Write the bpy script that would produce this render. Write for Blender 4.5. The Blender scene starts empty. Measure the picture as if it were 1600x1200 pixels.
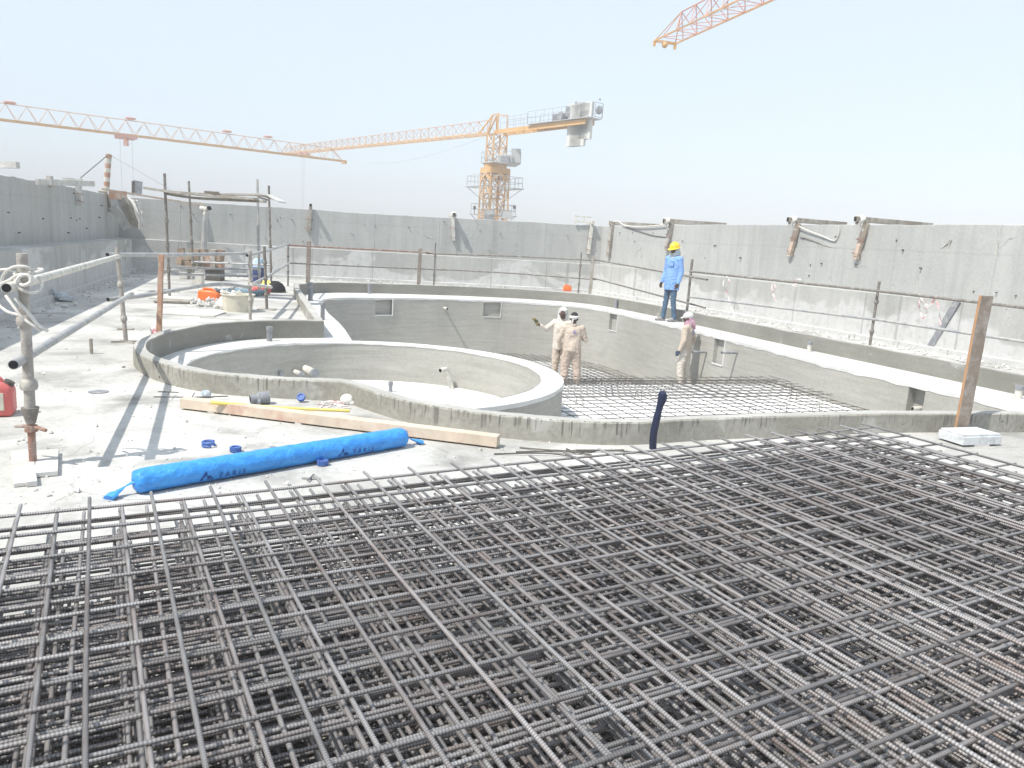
import bpy, bmesh, math, random
from mathutils import Vector, Matrix, noise
from mathutils.geometry import tessellate_polygon
random.seed(11)
S = bpy.context.scene
COL = S.collection
R = math.radians
V = Vector
# ------------------------------------------------------------------ camera, sky, sun, exposure
EYE = 1.48; FPX = 1170.0; ROLL = R(3.5); PITCH = R(10.72)
cam_d = bpy.data.cameras.new('camera'); cam = bpy.data.objects.new('camera', cam_d); COL.objects.link(cam)
cam_d.sensor_width = 36; cam_d.lens = 36 * FPX / 1600; cam_d.clip_start = .05; cam_d.clip_end = 6000
cam.matrix_world = Matrix.Translation((0, 0, EYE)) @ Matrix.Rotation(R(90) - PITCH, 4, 'X') @ Matrix.Rotation(ROLL, 4, 'Z')
S.camera = cam
SUN_EL = R(57); LX, LY = .775, .632            # horizontal heading of the light
w = bpy.data.worlds.new('World'); S.world = w; w.use_nodes = True
nt = w.node_tree; bg = nt.nodes['Background']; sky = nt.nodes.new('ShaderNodeTexSky')
sky.sky_type = 'NISHITA'; sky.sun_disc = False; sky.sun_elevation = SUN_EL
sky.sun_rotation = math.atan2(-LX, -LY); sky.altitude = 30; sky.air_density = 1.0; sky.dust_density = 1.0; sky.ozone_density = 1.6
hz = nt.nodes.new('ShaderNodeMixRGB'); hz.inputs[0].default_value = .77      # clear Nishita sky veiled by bright white haze
nt.links.new(sky.outputs[0], hz.inputs[1]); hz.inputs[2].default_value = (3.62, 4.08, 4.5, 1)
nt.links.new(hz.outputs[0], bg.inputs[0]); bg.inputs[1].default_value = .15
sd = bpy.data.lights.new('sun', 'SUN'); sun = bpy.data.objects.new('sun', sd); COL.objects.link(sun)
sd.energy = 3.35; sd.angle = R(.55); sd.color = (1, .955, .88)
sun.rotation_euler = V((LX * math.cos(SUN_EL), LY * math.cos(SUN_EL), -math.sin(SUN_EL))).to_track_quat('-Z', 'Y').to_euler()
S.view_settings.view_transform = 'Standard'; S.view_settings.look = 'None'; S.view_settings.exposure = .76; S.view_settings.gamma = 1
S.render.resolution_x = 1024; S.render.resolution_y = 768
S.render.engine = 'CYCLES'; S.cycles.max_bounces = 6; S.cycles.volume_bounces = 0

# ------------------------------------------------------------------ measuring from the photo (1600 x 1200 px) to metres
def ray(px, py):
    dx, dy = px - 800, py - 600
    u = dx * math.cos(ROLL) + dy * math.sin(ROLL); q = -dx * math.sin(ROLL) + dy * math.cos(ROLL)
    c, s = math.cos(PITCH), math.sin(PITCH)
    return V((u, FPX * c - q * s, -(FPX * s + q * c)))
def at(px, py, z=0.0):
    r = ray(px, py); t = (z - EYE) / r.z
    return V((r.x * t, r.y * t, z))
def D(px, py, Y):
    r = ray(px, py) * 1.0; r = r * (Y / r.y); r.z += EYE
    return r
def proj(p):
    x, y, z = p[0], p[1], p[2] - EYE
    c, s = math.cos(PITCH), math.sin(PITCH)
    F = y * c - z * s; q = -(y * s + z * c)
    u = x / F * FPX; q = q / F * FPX
    return 800 + u * math.cos(ROLL) - q * math.sin(ROLL), 600 + u * math.sin(ROLL) + q * math.cos(ROLL)

# ------------------------------------------------------------------ materials
def rgb(c, k=1.0): return (min(c[0] * k, 1), min(c[1] * k, 1), min(c[2] * k, 1), 1)
class NT:
    def __init__(s, name):
        s.m = bpy.data.materials.new(name); s.m.use_nodes = True; s.t = s.m.node_tree
        s.b = s.t.nodes['Principled BSDF']; s.tc = s.t.nodes.new('ShaderNodeTexCoord')
    def n(s, kind, **k):
        o = s.t.nodes.new('ShaderNode' + kind)
        for a, v in k.items(): setattr(o, a, v)
        return o
    def l(s, a, b): s.t.links.new(a, b)
    def vec(s, scale=(1, 1, 1), rot=(0, 0, 0)):
        mp = s.n('Mapping'); s.l(s.tc.outputs['Object'], mp.inputs[0]); mp.inputs['Scale'].default_value = scale; mp.inputs['Rotation'].default_value = rot
        return mp.outputs[0]
    def noise(s, scale, detail=5, rough=.6, vec=None, dist=0):
        o = s.n('TexNoise'); o.inputs['Scale'].default_value = scale; o.inputs['Detail'].default_value = detail
        o.inputs['Roughness'].default_value = rough; o.inputs['Distortion'].default_value = dist
        s.l(vec or s.tc.outputs['Object'], o.inputs['Vector']); return o.outputs['Fac']
    def ramp(s, f, a, b, lo=0.0, hi=1.0):
        o = s.n('MapRange'); s.l(f, o.inputs[0]); o.inputs[1].default_value = a; o.inputs[2].default_value = b
        o.inputs[3].default_value = lo; o.inputs[4].default_value = hi; return o.outputs[0]
    def math(s, op, a, b):
        o = s.n('Math', operation=op)
        for i, x in enumerate((a, b)):
            if isinstance(x, (int, float)): o.inputs[i].default_value = x
            else: s.l(x, o.inputs[i])
        return o.outputs[0]
    def mix(s, f, a, b):
        o = s.n('MixRGB')
        for i, x in enumerate((f, a, b)):
            if isinstance(x, (int, float)): o.inputs[i].default_value = x
            elif isinstance(x, tuple): o.inputs[i].default_value = x
            else: s.l(x, o.inputs[i])
        return o.outputs[0]
    def done(s, col, rough=.85, bumps=(), metal=0.0, spec=.3):
        if isinstance(col, tuple): s.b.inputs['Base Color'].default_value = col
        else: s.l(col, s.b.inputs['Base Color'])
        s.b.inputs['Roughness'].default_value = rough; s.b.inputs['Metallic'].default_value = metal
        s.b.inputs['Specular IOR Level'].default_value = spec
        prev = None
        for h, dist, st in bumps:
            bp = s.n('Bump'); bp.inputs['Distance'].default_value = dist; bp.inputs['Strength'].default_value = st
            s.l(h, bp.inputs['Height'])
            if prev: s.l(prev, bp.inputs['Normal'])
            prev = bp.outputs[0]
        if prev: s.l(prev, s.b.inputs['Normal'])
        return s.m
def simple(name, c, rough=.6, var=.15, scale=8, bump=.3, bscale=60, metal=0.0, spec=.3, dirt=None, dirt_amt=.5, rnd=0.0, bd=.002):
    t = NT(name); f = t.noise(scale)
    col = t.mix(t.ramp(f, .3, .7), rgb(c, 1 - var), rgb(c, 1 + var))
    if dirt: col = t.mix(t.ramp(t.noise(scale * .6, 8, .7, dist=.5), .62 - dirt_amt * .3, .72 - dirt_amt * .2), col, rgb(dirt))
    if rnd:
        oi = t.n('ObjectInfo'); k = t.ramp(oi.outputs['Random'], 0, 1, 1 - rnd, 1 + rnd)
        hs = t.n('HueSaturation'); t.l(k, hs.inputs['Value']); t.l(col, hs.inputs['Color']); col = hs.outputs[0]
    return t.done(col, rough, [(t.noise(bscale, 4), bd, bump)] if bump else [], metal, spec)
def concrete(name, c, c2, var=.1, big=.5, streak=0.0, patch=None, patch_range=(.5, .56), patch_scale=.6, trowel=0.0, pits=0.0, board=0.0, joints=0.0, cracks=0.0, drips=0.0, zwhite=None, bump=.5, specks=0.0):
    t = NT(name)
    col = t.mix(t.ramp(t.noise(big, 6, .62), .35, .66), rgb(c), rgb(c2))
    fine = t.noise(22, 8, .7)
    hs = t.n('HueSaturation'); t.l(t.ramp(fine, .3, .7, 1 - var, 1 + var), hs.inputs['Value']); t.l(col, hs.inputs['Color']); col = hs.outputs[0]
    sx = t.n('SeparateXYZ'); t.l(t.tc.outputs['Object'], sx.inputs[0]); z = sx.outputs[2]
    bumps = [(t.noise(60, 6, .7), .004, bump), (t.noise(5, 4), .02, bump * .6)]
    if patch:
        m = t.ramp(t.noise(patch_scale, 5, .55, dist=.4), *patch_range)
        if zwhite is not None: m = t.ramp(t.math('ADD', t.math('MULTIPLY', t.noise(patch_scale, 5, .55, t.vec((.55, .55, 1.1)), .5), 1.3), t.math('MULTIPLY', z, zwhite)), *patch_range)
        m = t.math('MULTIPLY', m, t.ramp(t.noise(9, 6, .7), .25, .5))
        col = t.mix(m, col, rgb(patch))
    if streak:
        f = t.noise(1, 5, .6, t.vec((5, 5, .35)))
        col = t.mix(t.math('MULTIPLY', t.ramp(f, .5, .75), streak), col, rgb(c, .62))
        f = t.noise(1.1, 5, .6, t.vec((3.1, 3.1, .2)))
        col = t.mix(t.math('MULTIPLY', t.ramp(f, .52, .75), streak), col, rgb(c2, 1.25))
    if drips:
        f = t.noise(1, 3, .5, t.vec((38, 38, 1.2)))
        f = t.math('MULTIPLY', t.ramp(f, .54, .62), t.ramp(t.noise(1.6, 3), .36, .52))
        f = t.math('MULTIPLY', f, t.ramp(t.math('SUBTRACT', z, t.ramp(t.noise(5, 3, .6, t.vec((1, 1, .05))), .35, .65, 0, .13)), .0, .05))
        col = t.mix(t.math('MULTIPLY', f, drips), col, rgb(c, .33))
        bumps.append((t.math('SUBTRACT', 1.0, f), .008, .7))
    if trowel:
        f = t.noise(1, 6, .65, t.vec((1.2, 1.2, 17)), .3)
        col = t.mix(t.math('MULTIPLY', t.ramp(f, .42, .66), trowel), col, rgb(c, .72))
        f2 = t.noise(1, 6, .6, t.vec((.9, .9, 4), (0, .12, .1)), .4)
        col = t.mix(t.math('MULTIPLY', t.ramp(f2, .55, .7), trowel * .7), col, rgb(c2, 1.18))
        bumps.append((f, .006, .6))
    if board:
        wv = t.n('TexWave', bands_direction='Z'); wv.inputs['Scale'].default_value = .36; wv.inputs['Distortion'].default_value = .6; wv.inputs['Detail'].default_value = 3
        t.l(t.tc.outputs['Object'], wv.inputs['Vector'])
        f = t.ramp(wv.outputs['Fac'], .0, .012, 1, 0)
        col = t.mix(t.math('MULTIPLY', f, board), col, rgb(c, .55)); bumps.append((f, -.003, .4))
    if joints:
        br = t.n('TexVoronoi', feature='DISTANCE_TO_EDGE'); br.inputs['Scale'].default_value = .55; br.inputs['Randomness'].default_value = .25
        t.l(t.vec((1, 1, .02)), br.inputs['Vector'])
        f = t.ramp(br.outputs['Distance'], 0, .012, 1, 0)
        col = t.mix(t.math('MULTIPLY', f, joints), col, rgb(c, .5)); bumps.append((f, -.008, .6))
    if cracks:
        vo = t.n('TexVoronoi', feature='DISTANCE_TO_EDGE'); vo.inputs['Scale'].default_value = .8
        nz = t.n('TexNoise'); nz.inputs['Scale'].default_value = 2.5; nz.inputs['Detail'].default_value = 6; t.l(t.tc.outputs['Object'], nz.inputs['Vector'])
        mx = t.mix(.22, t.tc.outputs['Object'], nz.outputs['Color']); t.l(mx, vo.inputs['Vector'])
        f = t.math('MULTIPLY', t.ramp(vo.outputs['Distance'], 0, .006, 1, 0), t.ramp(t.noise(.7, 3), .5, .6))
        col = t.mix(t.math('MULTIPLY', f, cracks), col, rgb(c, .35))
    if pits:
        vo = t.n('TexVoronoi'); vo.inputs['Scale'].default_value = 9; t.l(t.tc.outputs['Object'], vo.inputs['Vector'])
        f = t.math('MULTIPLY', t.ramp(vo.outputs['Distance'], .05, .16, 1, 0), t.ramp(t.noise(1.4, 4), .5, .62))
        col = t.mix(t.math('MULTIPLY', f, pits), col, rgb(c, .4)); bumps.append((f, -.015, .8))
    if specks:
        f = t.ramp(t.noise(30, 6, .8, t.vec((1, 1.6, 1)), 1.0), .64, .70)
        f = t.math('MULTIPLY', f, t.ramp(t.noise(1.1, 5), .4, .62))
        col = t.mix(t.math('MULTIPLY', f, specks), col, rgb(c, .5))
    return t.done(col, .9, bumps)

m_deck = concrete('dusty_concrete_deck', (.38, .375, .355), (.60, .595, .57), big=.55, var=.14, cracks=.5, specks=.9, patch=(.235, .232, .218), patch_range=(.50, .72), patch_scale=1.4)
m_bench = concrete('white_screed', (.52, .52, .505), (.68, .68, .665), big=.9, var=.1, specks=.5, bump=.3)
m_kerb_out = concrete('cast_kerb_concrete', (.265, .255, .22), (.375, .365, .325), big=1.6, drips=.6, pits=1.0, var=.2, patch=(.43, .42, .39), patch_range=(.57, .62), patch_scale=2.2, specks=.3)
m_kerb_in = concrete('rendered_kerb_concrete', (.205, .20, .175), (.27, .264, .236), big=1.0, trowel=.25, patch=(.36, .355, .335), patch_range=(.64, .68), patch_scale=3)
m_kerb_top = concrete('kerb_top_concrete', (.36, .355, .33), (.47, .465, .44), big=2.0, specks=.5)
m_pool = concrete('trowelled_pool_render', (.335, .328, .295), (.41, .403, .37), big=.6, trowel=.4, patch=(.35, .345, .32), patch_range=(.63, .69), patch_scale=1.0)
m_floor = concrete('pool_floor_screed', (.70, .70, .69), (.84, .84, .83), big=.9, specks=.3)
m_par = concrete('cast_parapet_concrete', (.365, .372, .36), (.45, .452, .436), big=.45, streak=.3, board=.09, joints=.16, cracks=.8, pits=.5, specks=.15)
m_ups = concrete('plastered_upstand', (.37, .37, .355), (.45, .45, .432), big=.7, streak=.3, joints=.5, patch=(.55, .55, .54), patch_range=(.36, .43), patch_scale=1.0, zwhite=-.45, pits=.25, specks=.25)
m_sand = simple('desert_ground', (.42, .38, .31), .95, scale=.02, bscale=2)
def rebar_mat():
    t = NT('ribbed_steel')
    f = t.noise(3.5, 8, .75, t.vec((1, 1, 1)))
    col = t.mix(t.ramp(f, .40, .66), (.35, .33, .325, 1), (.22, .16, .135, 1))
    col = t.mix(t.ramp(t.noise(1.2, 4), .4, .7), col, (.43, .425, .425, 1))
    oi = t.n('ObjectInfo'); hs = t.n('HueSaturation'); t.l(t.ramp(oi.outputs['Random'], 0, 1, .72, 1.3), hs.inputs['Value']); t.l(col, hs.inputs['Color'])
    hs2 = t.n('HueSaturation'); k = t.math('FRACT', t.math('MULTIPLY', oi.outputs['Random'], 17.31), 0); t.l(t.ramp(k, 0, 1, .25, 1.15), hs2.inputs['Saturation']); t.l(hs.outputs[0], hs2.inputs['Color'])
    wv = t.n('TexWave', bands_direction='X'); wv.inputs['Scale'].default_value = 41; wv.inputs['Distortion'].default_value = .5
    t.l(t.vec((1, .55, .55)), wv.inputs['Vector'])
    rib = t.mix(t.ramp(wv.outputs['Fac'], .25, .6, .5, 0), hs2.outputs[0], (.075, .06, .055, 1))  # groove shade between the ribs painted in as dark brown bands
    return t.done(rib, .44, [(t.noise(120, 3), .001, .3)], .5, .5)
m_rebar = rebar_mat()
m_wire = simple('dark_tie_steel', (.12, .11, .10), .6, metal=.4)
m_tube = simple('dirty_scaffold_tube', (.20, .18, .16), .65, scale=14, metal=.2, dirt=(.36, .34, .31), dirt_amt=.4)
m_tube_p = simple('cement_caked_tube', (.36, .33, .30), .7, scale=18, metal=.15, dirt=(.50, .475, .43), dirt_amt=.5, bump=.8, bscale=50, bd=.004)
m_tube_l = simple('galvanised_tube', (.37, .38, .39), .5, scale=10, metal=.35, dirt=(.52, .50, .47), dirt_amt=.6)
m_tube_r = simple('rusted_tube', (.30, .17, .13), .7, scale=12, metal=.2, dirt=(.42, .38, .34), dirt_amt=.5)
m_black = simple('black_void', (.012, .012, .014), .7)
m_wood = simple('pale_timber', (.60, .51, .41), .75, scale=5, dirt=(.52, .36, .28), dirt_amt=.35, bscale=25)
m_woodg = simple('weathered_timber', (.30, .265, .22), .85, scale=7, dirt=(.44, .42, .385), dirt_amt=.6, bscale=30)
m_woodr = simple('reddish_timber', (.40, .235, .16), .8, scale=7, dirt=(.50, .42, .35), dirt_amt=.45)
m_woodb = simple('dark_brown_timber', (.20, .165, .135), .8, scale=14, dirt=(.30, .27, .25), dirt_amt=.5, bscale=40)
m_woodo = simple('orange_timber_edge', (.46, .26, .14), .8, scale=10)
m_rope = simple('white_rope', (.66, .64, .60), .9, scale=30, bump=.8, bscale=150, bd=.004)
m_crane = simple('crane_orange_paint', (.62, .36, .13), .5, scale=2, dirt=(.70, .50, .33), dirt_amt=.3, bump=0)
m_crane2 = simple('crane_faded_paint', (.60, .41, .29), .5, scale=2, bump=0)
m_crane3 = simple('crane_pink_paint', (.62, .34, .27), .5, scale=2, bump=0)
m_cgrey = simple('crane_grey_steel', (.42, .43, .43), .5, bump=0)
m_cwt = simple('pale_counterweight_concrete', (.60, .60, .57), .9, scale=1.5)
m_blue = None
def wrap_mat():
    t = NT('blue_plastic_wrap'); f = t.noise(1, 8, .68, t.vec((4.5, 13, 13), (0, .25, .3)), .8)
    col = t.mix(t.ramp(f, .35, .65), (.03, .24, .70, 1), (.055, .35, .84, 1))
    return t.done(col, .32, [(f, .02, .6), (t.noise(14, 4, .5, dist=1.5), .012, .7)], 0, .5)
m_blue = wrap_mat()
m_cap = simple('blue_plastic_coupling', (.07, .15, .42), .5, dirt=(.35, .38, .45), dirt_amt=.3, scale=20)
m_navy = simple('navy_rubber', (.012, .018, .05), .5, scale=12)
m_ink = simple('dark_blue_ink', (.012, .06, .26), .6, bump=0)
m_orange = simple('orange_plastic', (.85, .19, .05), .4, var=.08)
m_red = simple('red_plastic', (.60, .15, .14), .45, var=.1, dirt=(.6, .5, .4), dirt_amt=.2)
m_yellow = simple('yellow_pvc', (.74, .58, .14), .45, var=.08, dirt=(.6, .55, .4), dirt_amt=.3)
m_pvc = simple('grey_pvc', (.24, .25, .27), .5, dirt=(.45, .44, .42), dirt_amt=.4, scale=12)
m_pvcw = simple('cream_pvc', (.62, .60, .54), .5, dirt=(.40, .38, .34), dirt_amt=.4, scale=12)
m_foam = simple('white_foam_block', (.60, .62, .63), .9, var=.06, dirt=(.44, .46, .48), dirt_amt=.35, scale=16)
m_bag = simple('white_woven_bag', (.78, .76, .72), .8, scale=9, bump=.8, bscale=30)
m_pail = simple('beige_plastic', (.60, .57, .47), .6, scale=9)
m_tape = simple('red_white_tape', (.70, .25, .27), .5, scale=9, dirt=(.85, .82, .8), dirt_amt=.9)
m_teal = simple('blue_grey_mixing_tray', (.22, .34, .42), .6, scale=6)
m_ply = simple('grey_plywood', (.50, .49, .46), .85, scale=4, dirt=(.66, .65, .62), dirt_amt=.6)
m_brick = simple('brown_blocks', (.26, .19, .14), .9, scale=4, dirt=(.40, .34, .26), dirt_amt=.5, bscale=20)
m_skin = simple('dark_skin', (.085, .042, .028), .55, var=.08, bump=.1)
m_bei = simple('beige_cotton', (.52, .44, .365), .9, var=.07, scale=5, bump=.5, bscale=22, bd=.01)
m_bei2 = simple('pale_beige_cotton', (.58, .53, .47), .9, var=.06, scale=5, bump=.5, bscale=22, bd=.01)
m_pink = simple('pinkish_beige_cotton', (.49, .40, .335), .9, var=.08, scale=5, bump=.6, bscale=20, bd=.012)
m_sky = simple('light_blue_cotton', (.20, .36, .68), .9, var=.08, scale=5, bump=.5, bscale=20, bd=.012)
m_jean = simple('blue_denim', (.075, .135, .21), .9, var=.25, scale=14, bump=.5, bscale=30, bd=.008)
m_white = simple('white_cloth', (.66, .65, .64), .9, var=.05, bump=.5, bscale=30, bd=.006)
m_hair = simple('black_hair', (.02, .018, .016), .8)
m_shoe = simple('dusty_grey_shoe', (.34, .33, .32), .8, scale=20)
m_glove = simple('navy_glove', (.045, .065, .12), .8, scale=25)
m_gloy = simple('olive_yellow_glove', (.33, .27, .08), .8, scale=25, dirt=(.08, .08, .07), dirt_amt=.6)
m_hat = simple('yellow_helmet_plastic', (.88, .58, .03), .35, var=.04, bump=0, spec=.5)
m_scarf = simple('blue_check_scarf', (.22, .32, .40), .9, scale=40, dirt=(.60, .62, .62), dirt_amt=.8)
m_scarf2 = simple('purple_pink_scarf', (.36, .14, .23), .9, scale=35, dirt=(.62, .45, .50), dirt_amt=.7)
m_eye = simple('eye_white', (.6, .58, .55), .3, bump=0)
m_logo = simple('violet_print', (.16, .14, .45), .8, bump=0)

# ------------------------------------------------------------------ mesh building
class MB:
    def __init__(s): s.v = []; s.f = []; s.mi = []; s.cur = 0
    def add(s, vs, fs, M=None):
        o = len(s.v)
        s.v += [(M @ V(p)) if M else V(p) for p in vs]
        s.f += [[i + o for i in f] for f in fs]; s.mi += [s.cur] * len(fs); return s
    def box(s, c, size, M=None, rz=0.0, rx=0.0, ry=0.0):
        a, b, d = size[0] / 2, size[1] / 2, size[2] / 2
        vs = [(x * a, y * b, z * d) for z in (-1, 1) for y in (-1, 1) for x in (-1, 1)]
        T = Matrix.Translation(V(c)) @ Matrix.Rotation(rz, 4, 'Z') @ Matrix.Rotation(rx, 4, 'X') @ Matrix.Rotation(ry, 4, 'Y')
        if M: T = M @ T
        return s.add(vs, [(0, 2, 3, 1), (4, 5, 7, 6), (0, 1, 5, 4), (1, 3, 7, 5), (3, 2, 6, 7), (2, 0, 4, 6)], T)
    def beam(s, p0, p1, wd, ht, up=(0, 0, 1)):
        p0, p1 = V(p0), V(p1); d = (p1 - p0); L = d.length; d.normalize()
        x = d.cross(V(up));
        if x.length < 1e-4: x = V((1, 0, 0))
        x.normalize(); y = x.cross(d)
        T = Matrix((x, y, d)).transposed().to_4x4(); T.translation = (p0 + p1) / 2
        return s.box((0, 0, 0), (wd, ht, L), T)
    def ring_path(s, pts, rad, n=8, cap=True, squash=1.0):
        pts = [V(p) for p in pts]; m = len(pts)
        if not hasattr(rad, '__len__'): rad = [rad] * m
        tang = []
        for i in range(m):
            a = pts[max(i - 1, 0)]; b = pts[min(i + 1, m - 1)]; d = (b - a)
            tang.append(d.normalized() if d.length > 1e-9 else V((0, 0, 1)))
        ref = V((0, 0, 1)) if abs(tang[0].z) < .9 else V((1, 0, 0))
        x = tang[0].cross(ref).normalized(); vs = []; fs = []
        for i in range(m):
            t = tang[i]; x = (x - t * x.dot(t)).normalized(); y = t.cross(x)
            for k in range(n):
                a = 2 * math.pi * k / n
                vs.append(pts[i] + x * (math.cos(a) * rad[i]) + y * (math.sin(a) * rad[i] * squash))
        for i in range(m - 1):
            for k in range(n):
                a = i * n + k; b = i * n + (k + 1) % n
                fs.append((a, b, b + n, a + n))
        if cap: fs.append(tuple(range(n - 1, -1, -1))); fs.append(tuple(range((m - 1) * n, m * n)))
        return s.add(vs, fs)
    def tube(s, p0, p1, r, n=10, r1=None): return s.ring_path([p0, p1], [r, r if r1 is None else r1], n)
    def sph(s, c, r, seg=12, rin=8, M=None):
        if not hasattr(r, '__len__'): r = (r, r, r)
        vs = []; fs = []
        for i in range(1, rin):
            a = math.pi * i / rin
            for k in range(seg):
                b = 2 * math.pi * k / seg
                vs.append((r[0] * math.sin(a) * math.cos(b), r[1] * math.sin(a) * math.sin(b), -r[2] * math.cos(a)))
        nb = len(vs); vs += [(0, 0, -r[2]), (0, 0, r[2])]
        for i in range(rin - 2):
            for k in range(seg):
                a = i * seg + k; b = i * seg + (k + 1) % seg; fs.append((a, b, b + seg, a + seg))
        for k in range(seg):
            fs.append((nb, (k + 1) % seg, k)); q = (rin - 2) * seg; fs.append((nb + 1, q + k, q + (k + 1) % seg))
        T = Matrix.Translation(V(c)) @ (M or Matrix())
        return s.add(vs, fs, T)
    def lathe(s, prof, n=20, T=None, cap=True):
        vs = []; fs = []
        for r, z in prof:
            for k in range(n):
                a = 2 * math.pi * k / n; vs.append((r * math.cos(a), r * math.sin(a), z))
        for i in range(len(prof) - 1):
            for k in range(n):
                a = i * n + k; b = i * n + (k + 1) % n; fs.append((a, b, b + n, a + n))
        if cap: fs.append(tuple(range(n - 1, -1, -1))); fs.append(tuple(range((len(prof) - 1) * n, len(prof) * n)))
        return s.add(vs, fs, T)
    def prism(s, poly, z0, z1, T=None):
        n = len(poly); vs = [(p[0], p[1], z0) for p in poly] + [(p[0], p[1], z1) for p in poly]
        fs = [tuple(range(n - 1, -1, -1)), tuple(range(n, 2 * n))] + [(i, (i + 1) % n, n + (i + 1) % n, n + i) for i in range(n)]
        return s.add(vs, fs, T)
    def mesh(s, name, origin=(0, 0, 0), smooth=35):
        me = bpy.data.meshes.new(name); o = V(origin)
        me.from_pydata([v - o for v in s.v], [], s.f)
        for p, i in zip(me.polygons, s.mi): p.material_index = i
        if smooth:
            me.polygons.foreach_set('use_smooth', [True] * len(me.polygons)); me.set_sharp_from_angle(angle=R(smooth))
        me.validate(); me.update(); return me
def tag(o, label, cat, group=None, kind=None):
    if label: o['label'] = label
    if cat: o['category'] = cat
    if group: o['group'] = group
    if kind: o['kind'] = kind
    return o
class Thing:
    def __init__(s, name, label, cat, loc=(0, 0, 0), group=None, kind=None):
        s.o = bpy.data.objects.new(name, None); COL.objects.link(s.o); s.o.empty_display_size = .1
        s.loc = V(loc); s.o.location = s.loc; tag(s.o, label, cat, group, kind)
    def part(s, name, mb, mat, parent=None, label=None, smooth=35, bevel=0):
        o = bpy.data.objects.new(name, mb.mesh(name, s.loc, smooth)); COL.objects.link(o)
        for m in (mat if isinstance(mat, (list, tuple)) else [mat]): o.data.materials.append(m)
        o.parent = parent or s.o
        if bevel: bv = o.modifiers.new('bevel', 'BEVEL'); bv.width = bevel; bv.segments = 2
        if label: o['label'] = label
        return o
def single(name, mb, mat, label, cat, loc=None, group=None, kind=None, smooth=35, bevel=0):
    if loc is None: loc = mb.v[0].copy() if mb.v else V((0, 0, 0))
    o = bpy.data.objects.new(name, mb.mesh(name, loc, smooth)); COL.objects.link(o); o.location = V(loc)
    for m in (mat if isinstance(mat, (list, tuple)) else [mat]): o.data.materials.append(m)
    if bevel: bv = o.modifiers.new('bevel', 'BEVEL'); bv.width = bevel; bv.segments = 2
    return tag(o, label, cat, group, kind)
def catmull(pts, k=6, closed=False):
    pts = [V(p) for p in pts]; n = len(pts); out = []
    for i in range(n if closed else n - 1):
        p = [pts[(i + j - 1) % n] if closed else pts[min(max(i + j - 1, 0), n - 1)] for j in range(4)]
        for q in range(k):
            t = q / k
            out.append(.5 * ((2 * p[1]) + (p[2] - p[0]) * t + (2 * p[0] - 5 * p[1] + 4 * p[2] - p[3]) * t * t + (3 * p[1] - p[0] - 3 * p[2] + p[3]) * t ** 3))
    if not closed: out.append(pts[-1])
    return out
def smooth_loop(pts, corners=(), closed=True, it=2):
    pts = [(V((p[0], p[1])), i in corners) for i, p in enumerate(pts)]
    for _ in range(it):
        n = len(pts); out = []
        for i in range(n):
            p, c = pts[i]
            if not closed and i in (0, n - 1): out.append((p, True)); continue
            if c: out.append((p, True)); continue
            a = pts[(i - 1) % n][0]; b = pts[(i + 1) % n][0]
            out.append((p * .75 + a * .25, False)); out.append((p * .75 + b * .25, False))
        pts = out
    return [p for p, c in pts]
def densify(pts, step, closed=True):
    out = []; n = len(pts)
    for i in range(n if closed else n - 1):
        a, b = pts[i], pts[(i + 1) % n]; k = max(1, int((b - a).length / step))
        out += [a + (b - a) * (j / k) for j in range(k)]
    if not closed: out.append(pts[-1])
    return out
def area(p): return sum(p[i].x * p[(i + 1) % len(p)].y - p[(i + 1) % len(p)].x * p[i].y for i in range(len(p))) / 2
def offset(pts, d, closed=True):        # positive d = to the left of travel
    n = len(pts); out = []
    for i in range(n):
        a = pts[(i - 1) % n] if closed or i > 0 else pts[i]; b = pts[(i + 1) % n] if closed or i < n - 1 else pts[i]
        e1 = (pts[i] - a); e2 = (b - pts[i])
        n1 = V((-e1.y, e1.x)).normalized() if e1.length > 1e-9 else None
        n2 = V((-e2.y, e2.x)).normalized() if e2.length > 1e-9 else n1
        if n1 is None: n1 = n2
        m = (n1 + n2).normalized(); k = 1 / max(m.dot(n1), .5)
        out.append(pts[i] + m * d * k)
    return out
def px_on(pts, px, z, lo=0, closed=False):     # the place on a wall's plan line that the photo shows at column px
    best = None
    for i in range(lo, len(pts) - 1):
        a = proj((pts[i].x, pts[i].y, z))[0]; b = proj((pts[i + 1].x, pts[i + 1].y, z))[0]
        if min(a, b) <= px <= max(a, b) and abs(a - b) > 1e-6 and pts[i].y > .5:
            t = (px - a) / (b - a); q = pts[i] + (pts[i + 1] - pts[i]) * t
            if best is None or q.y > best[0].y: best = (q, (pts[i + 1] - pts[i]).normalized())
    return best
def inside(p, poly):
    c = False; n = len(poly)
    for i in range(n):
        a, b = poly[i], poly[(i + 1) % n]
        if (a.y > p.y) != (b.y > p.y) and p.x < (b.x - a.x) * (p.y - a.y) / (b.y - a.y) + a.x: c = not c
    return c
def fill(mb, outer, holes, z):
    loops = [[V((p.x, p.y, z)) for p in outer]] + [[V((p.x, p.y, z)) for p in h] for h in holes]
    flat = [p for l in loops for p in l]
    tris = tessellate_polygon(loops); fs = []
    for t in tris:
        a, b, c = (flat[i] for i in t)
        fs.append(t if (b - a).cross(c - a).z > 0 else (t[0], t[2], t[1]))
    mb.add(flat, fs)
def jit(p, amp, sc): q = noise.noise(V(p) * sc); return q * amp
exec_later = []
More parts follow.
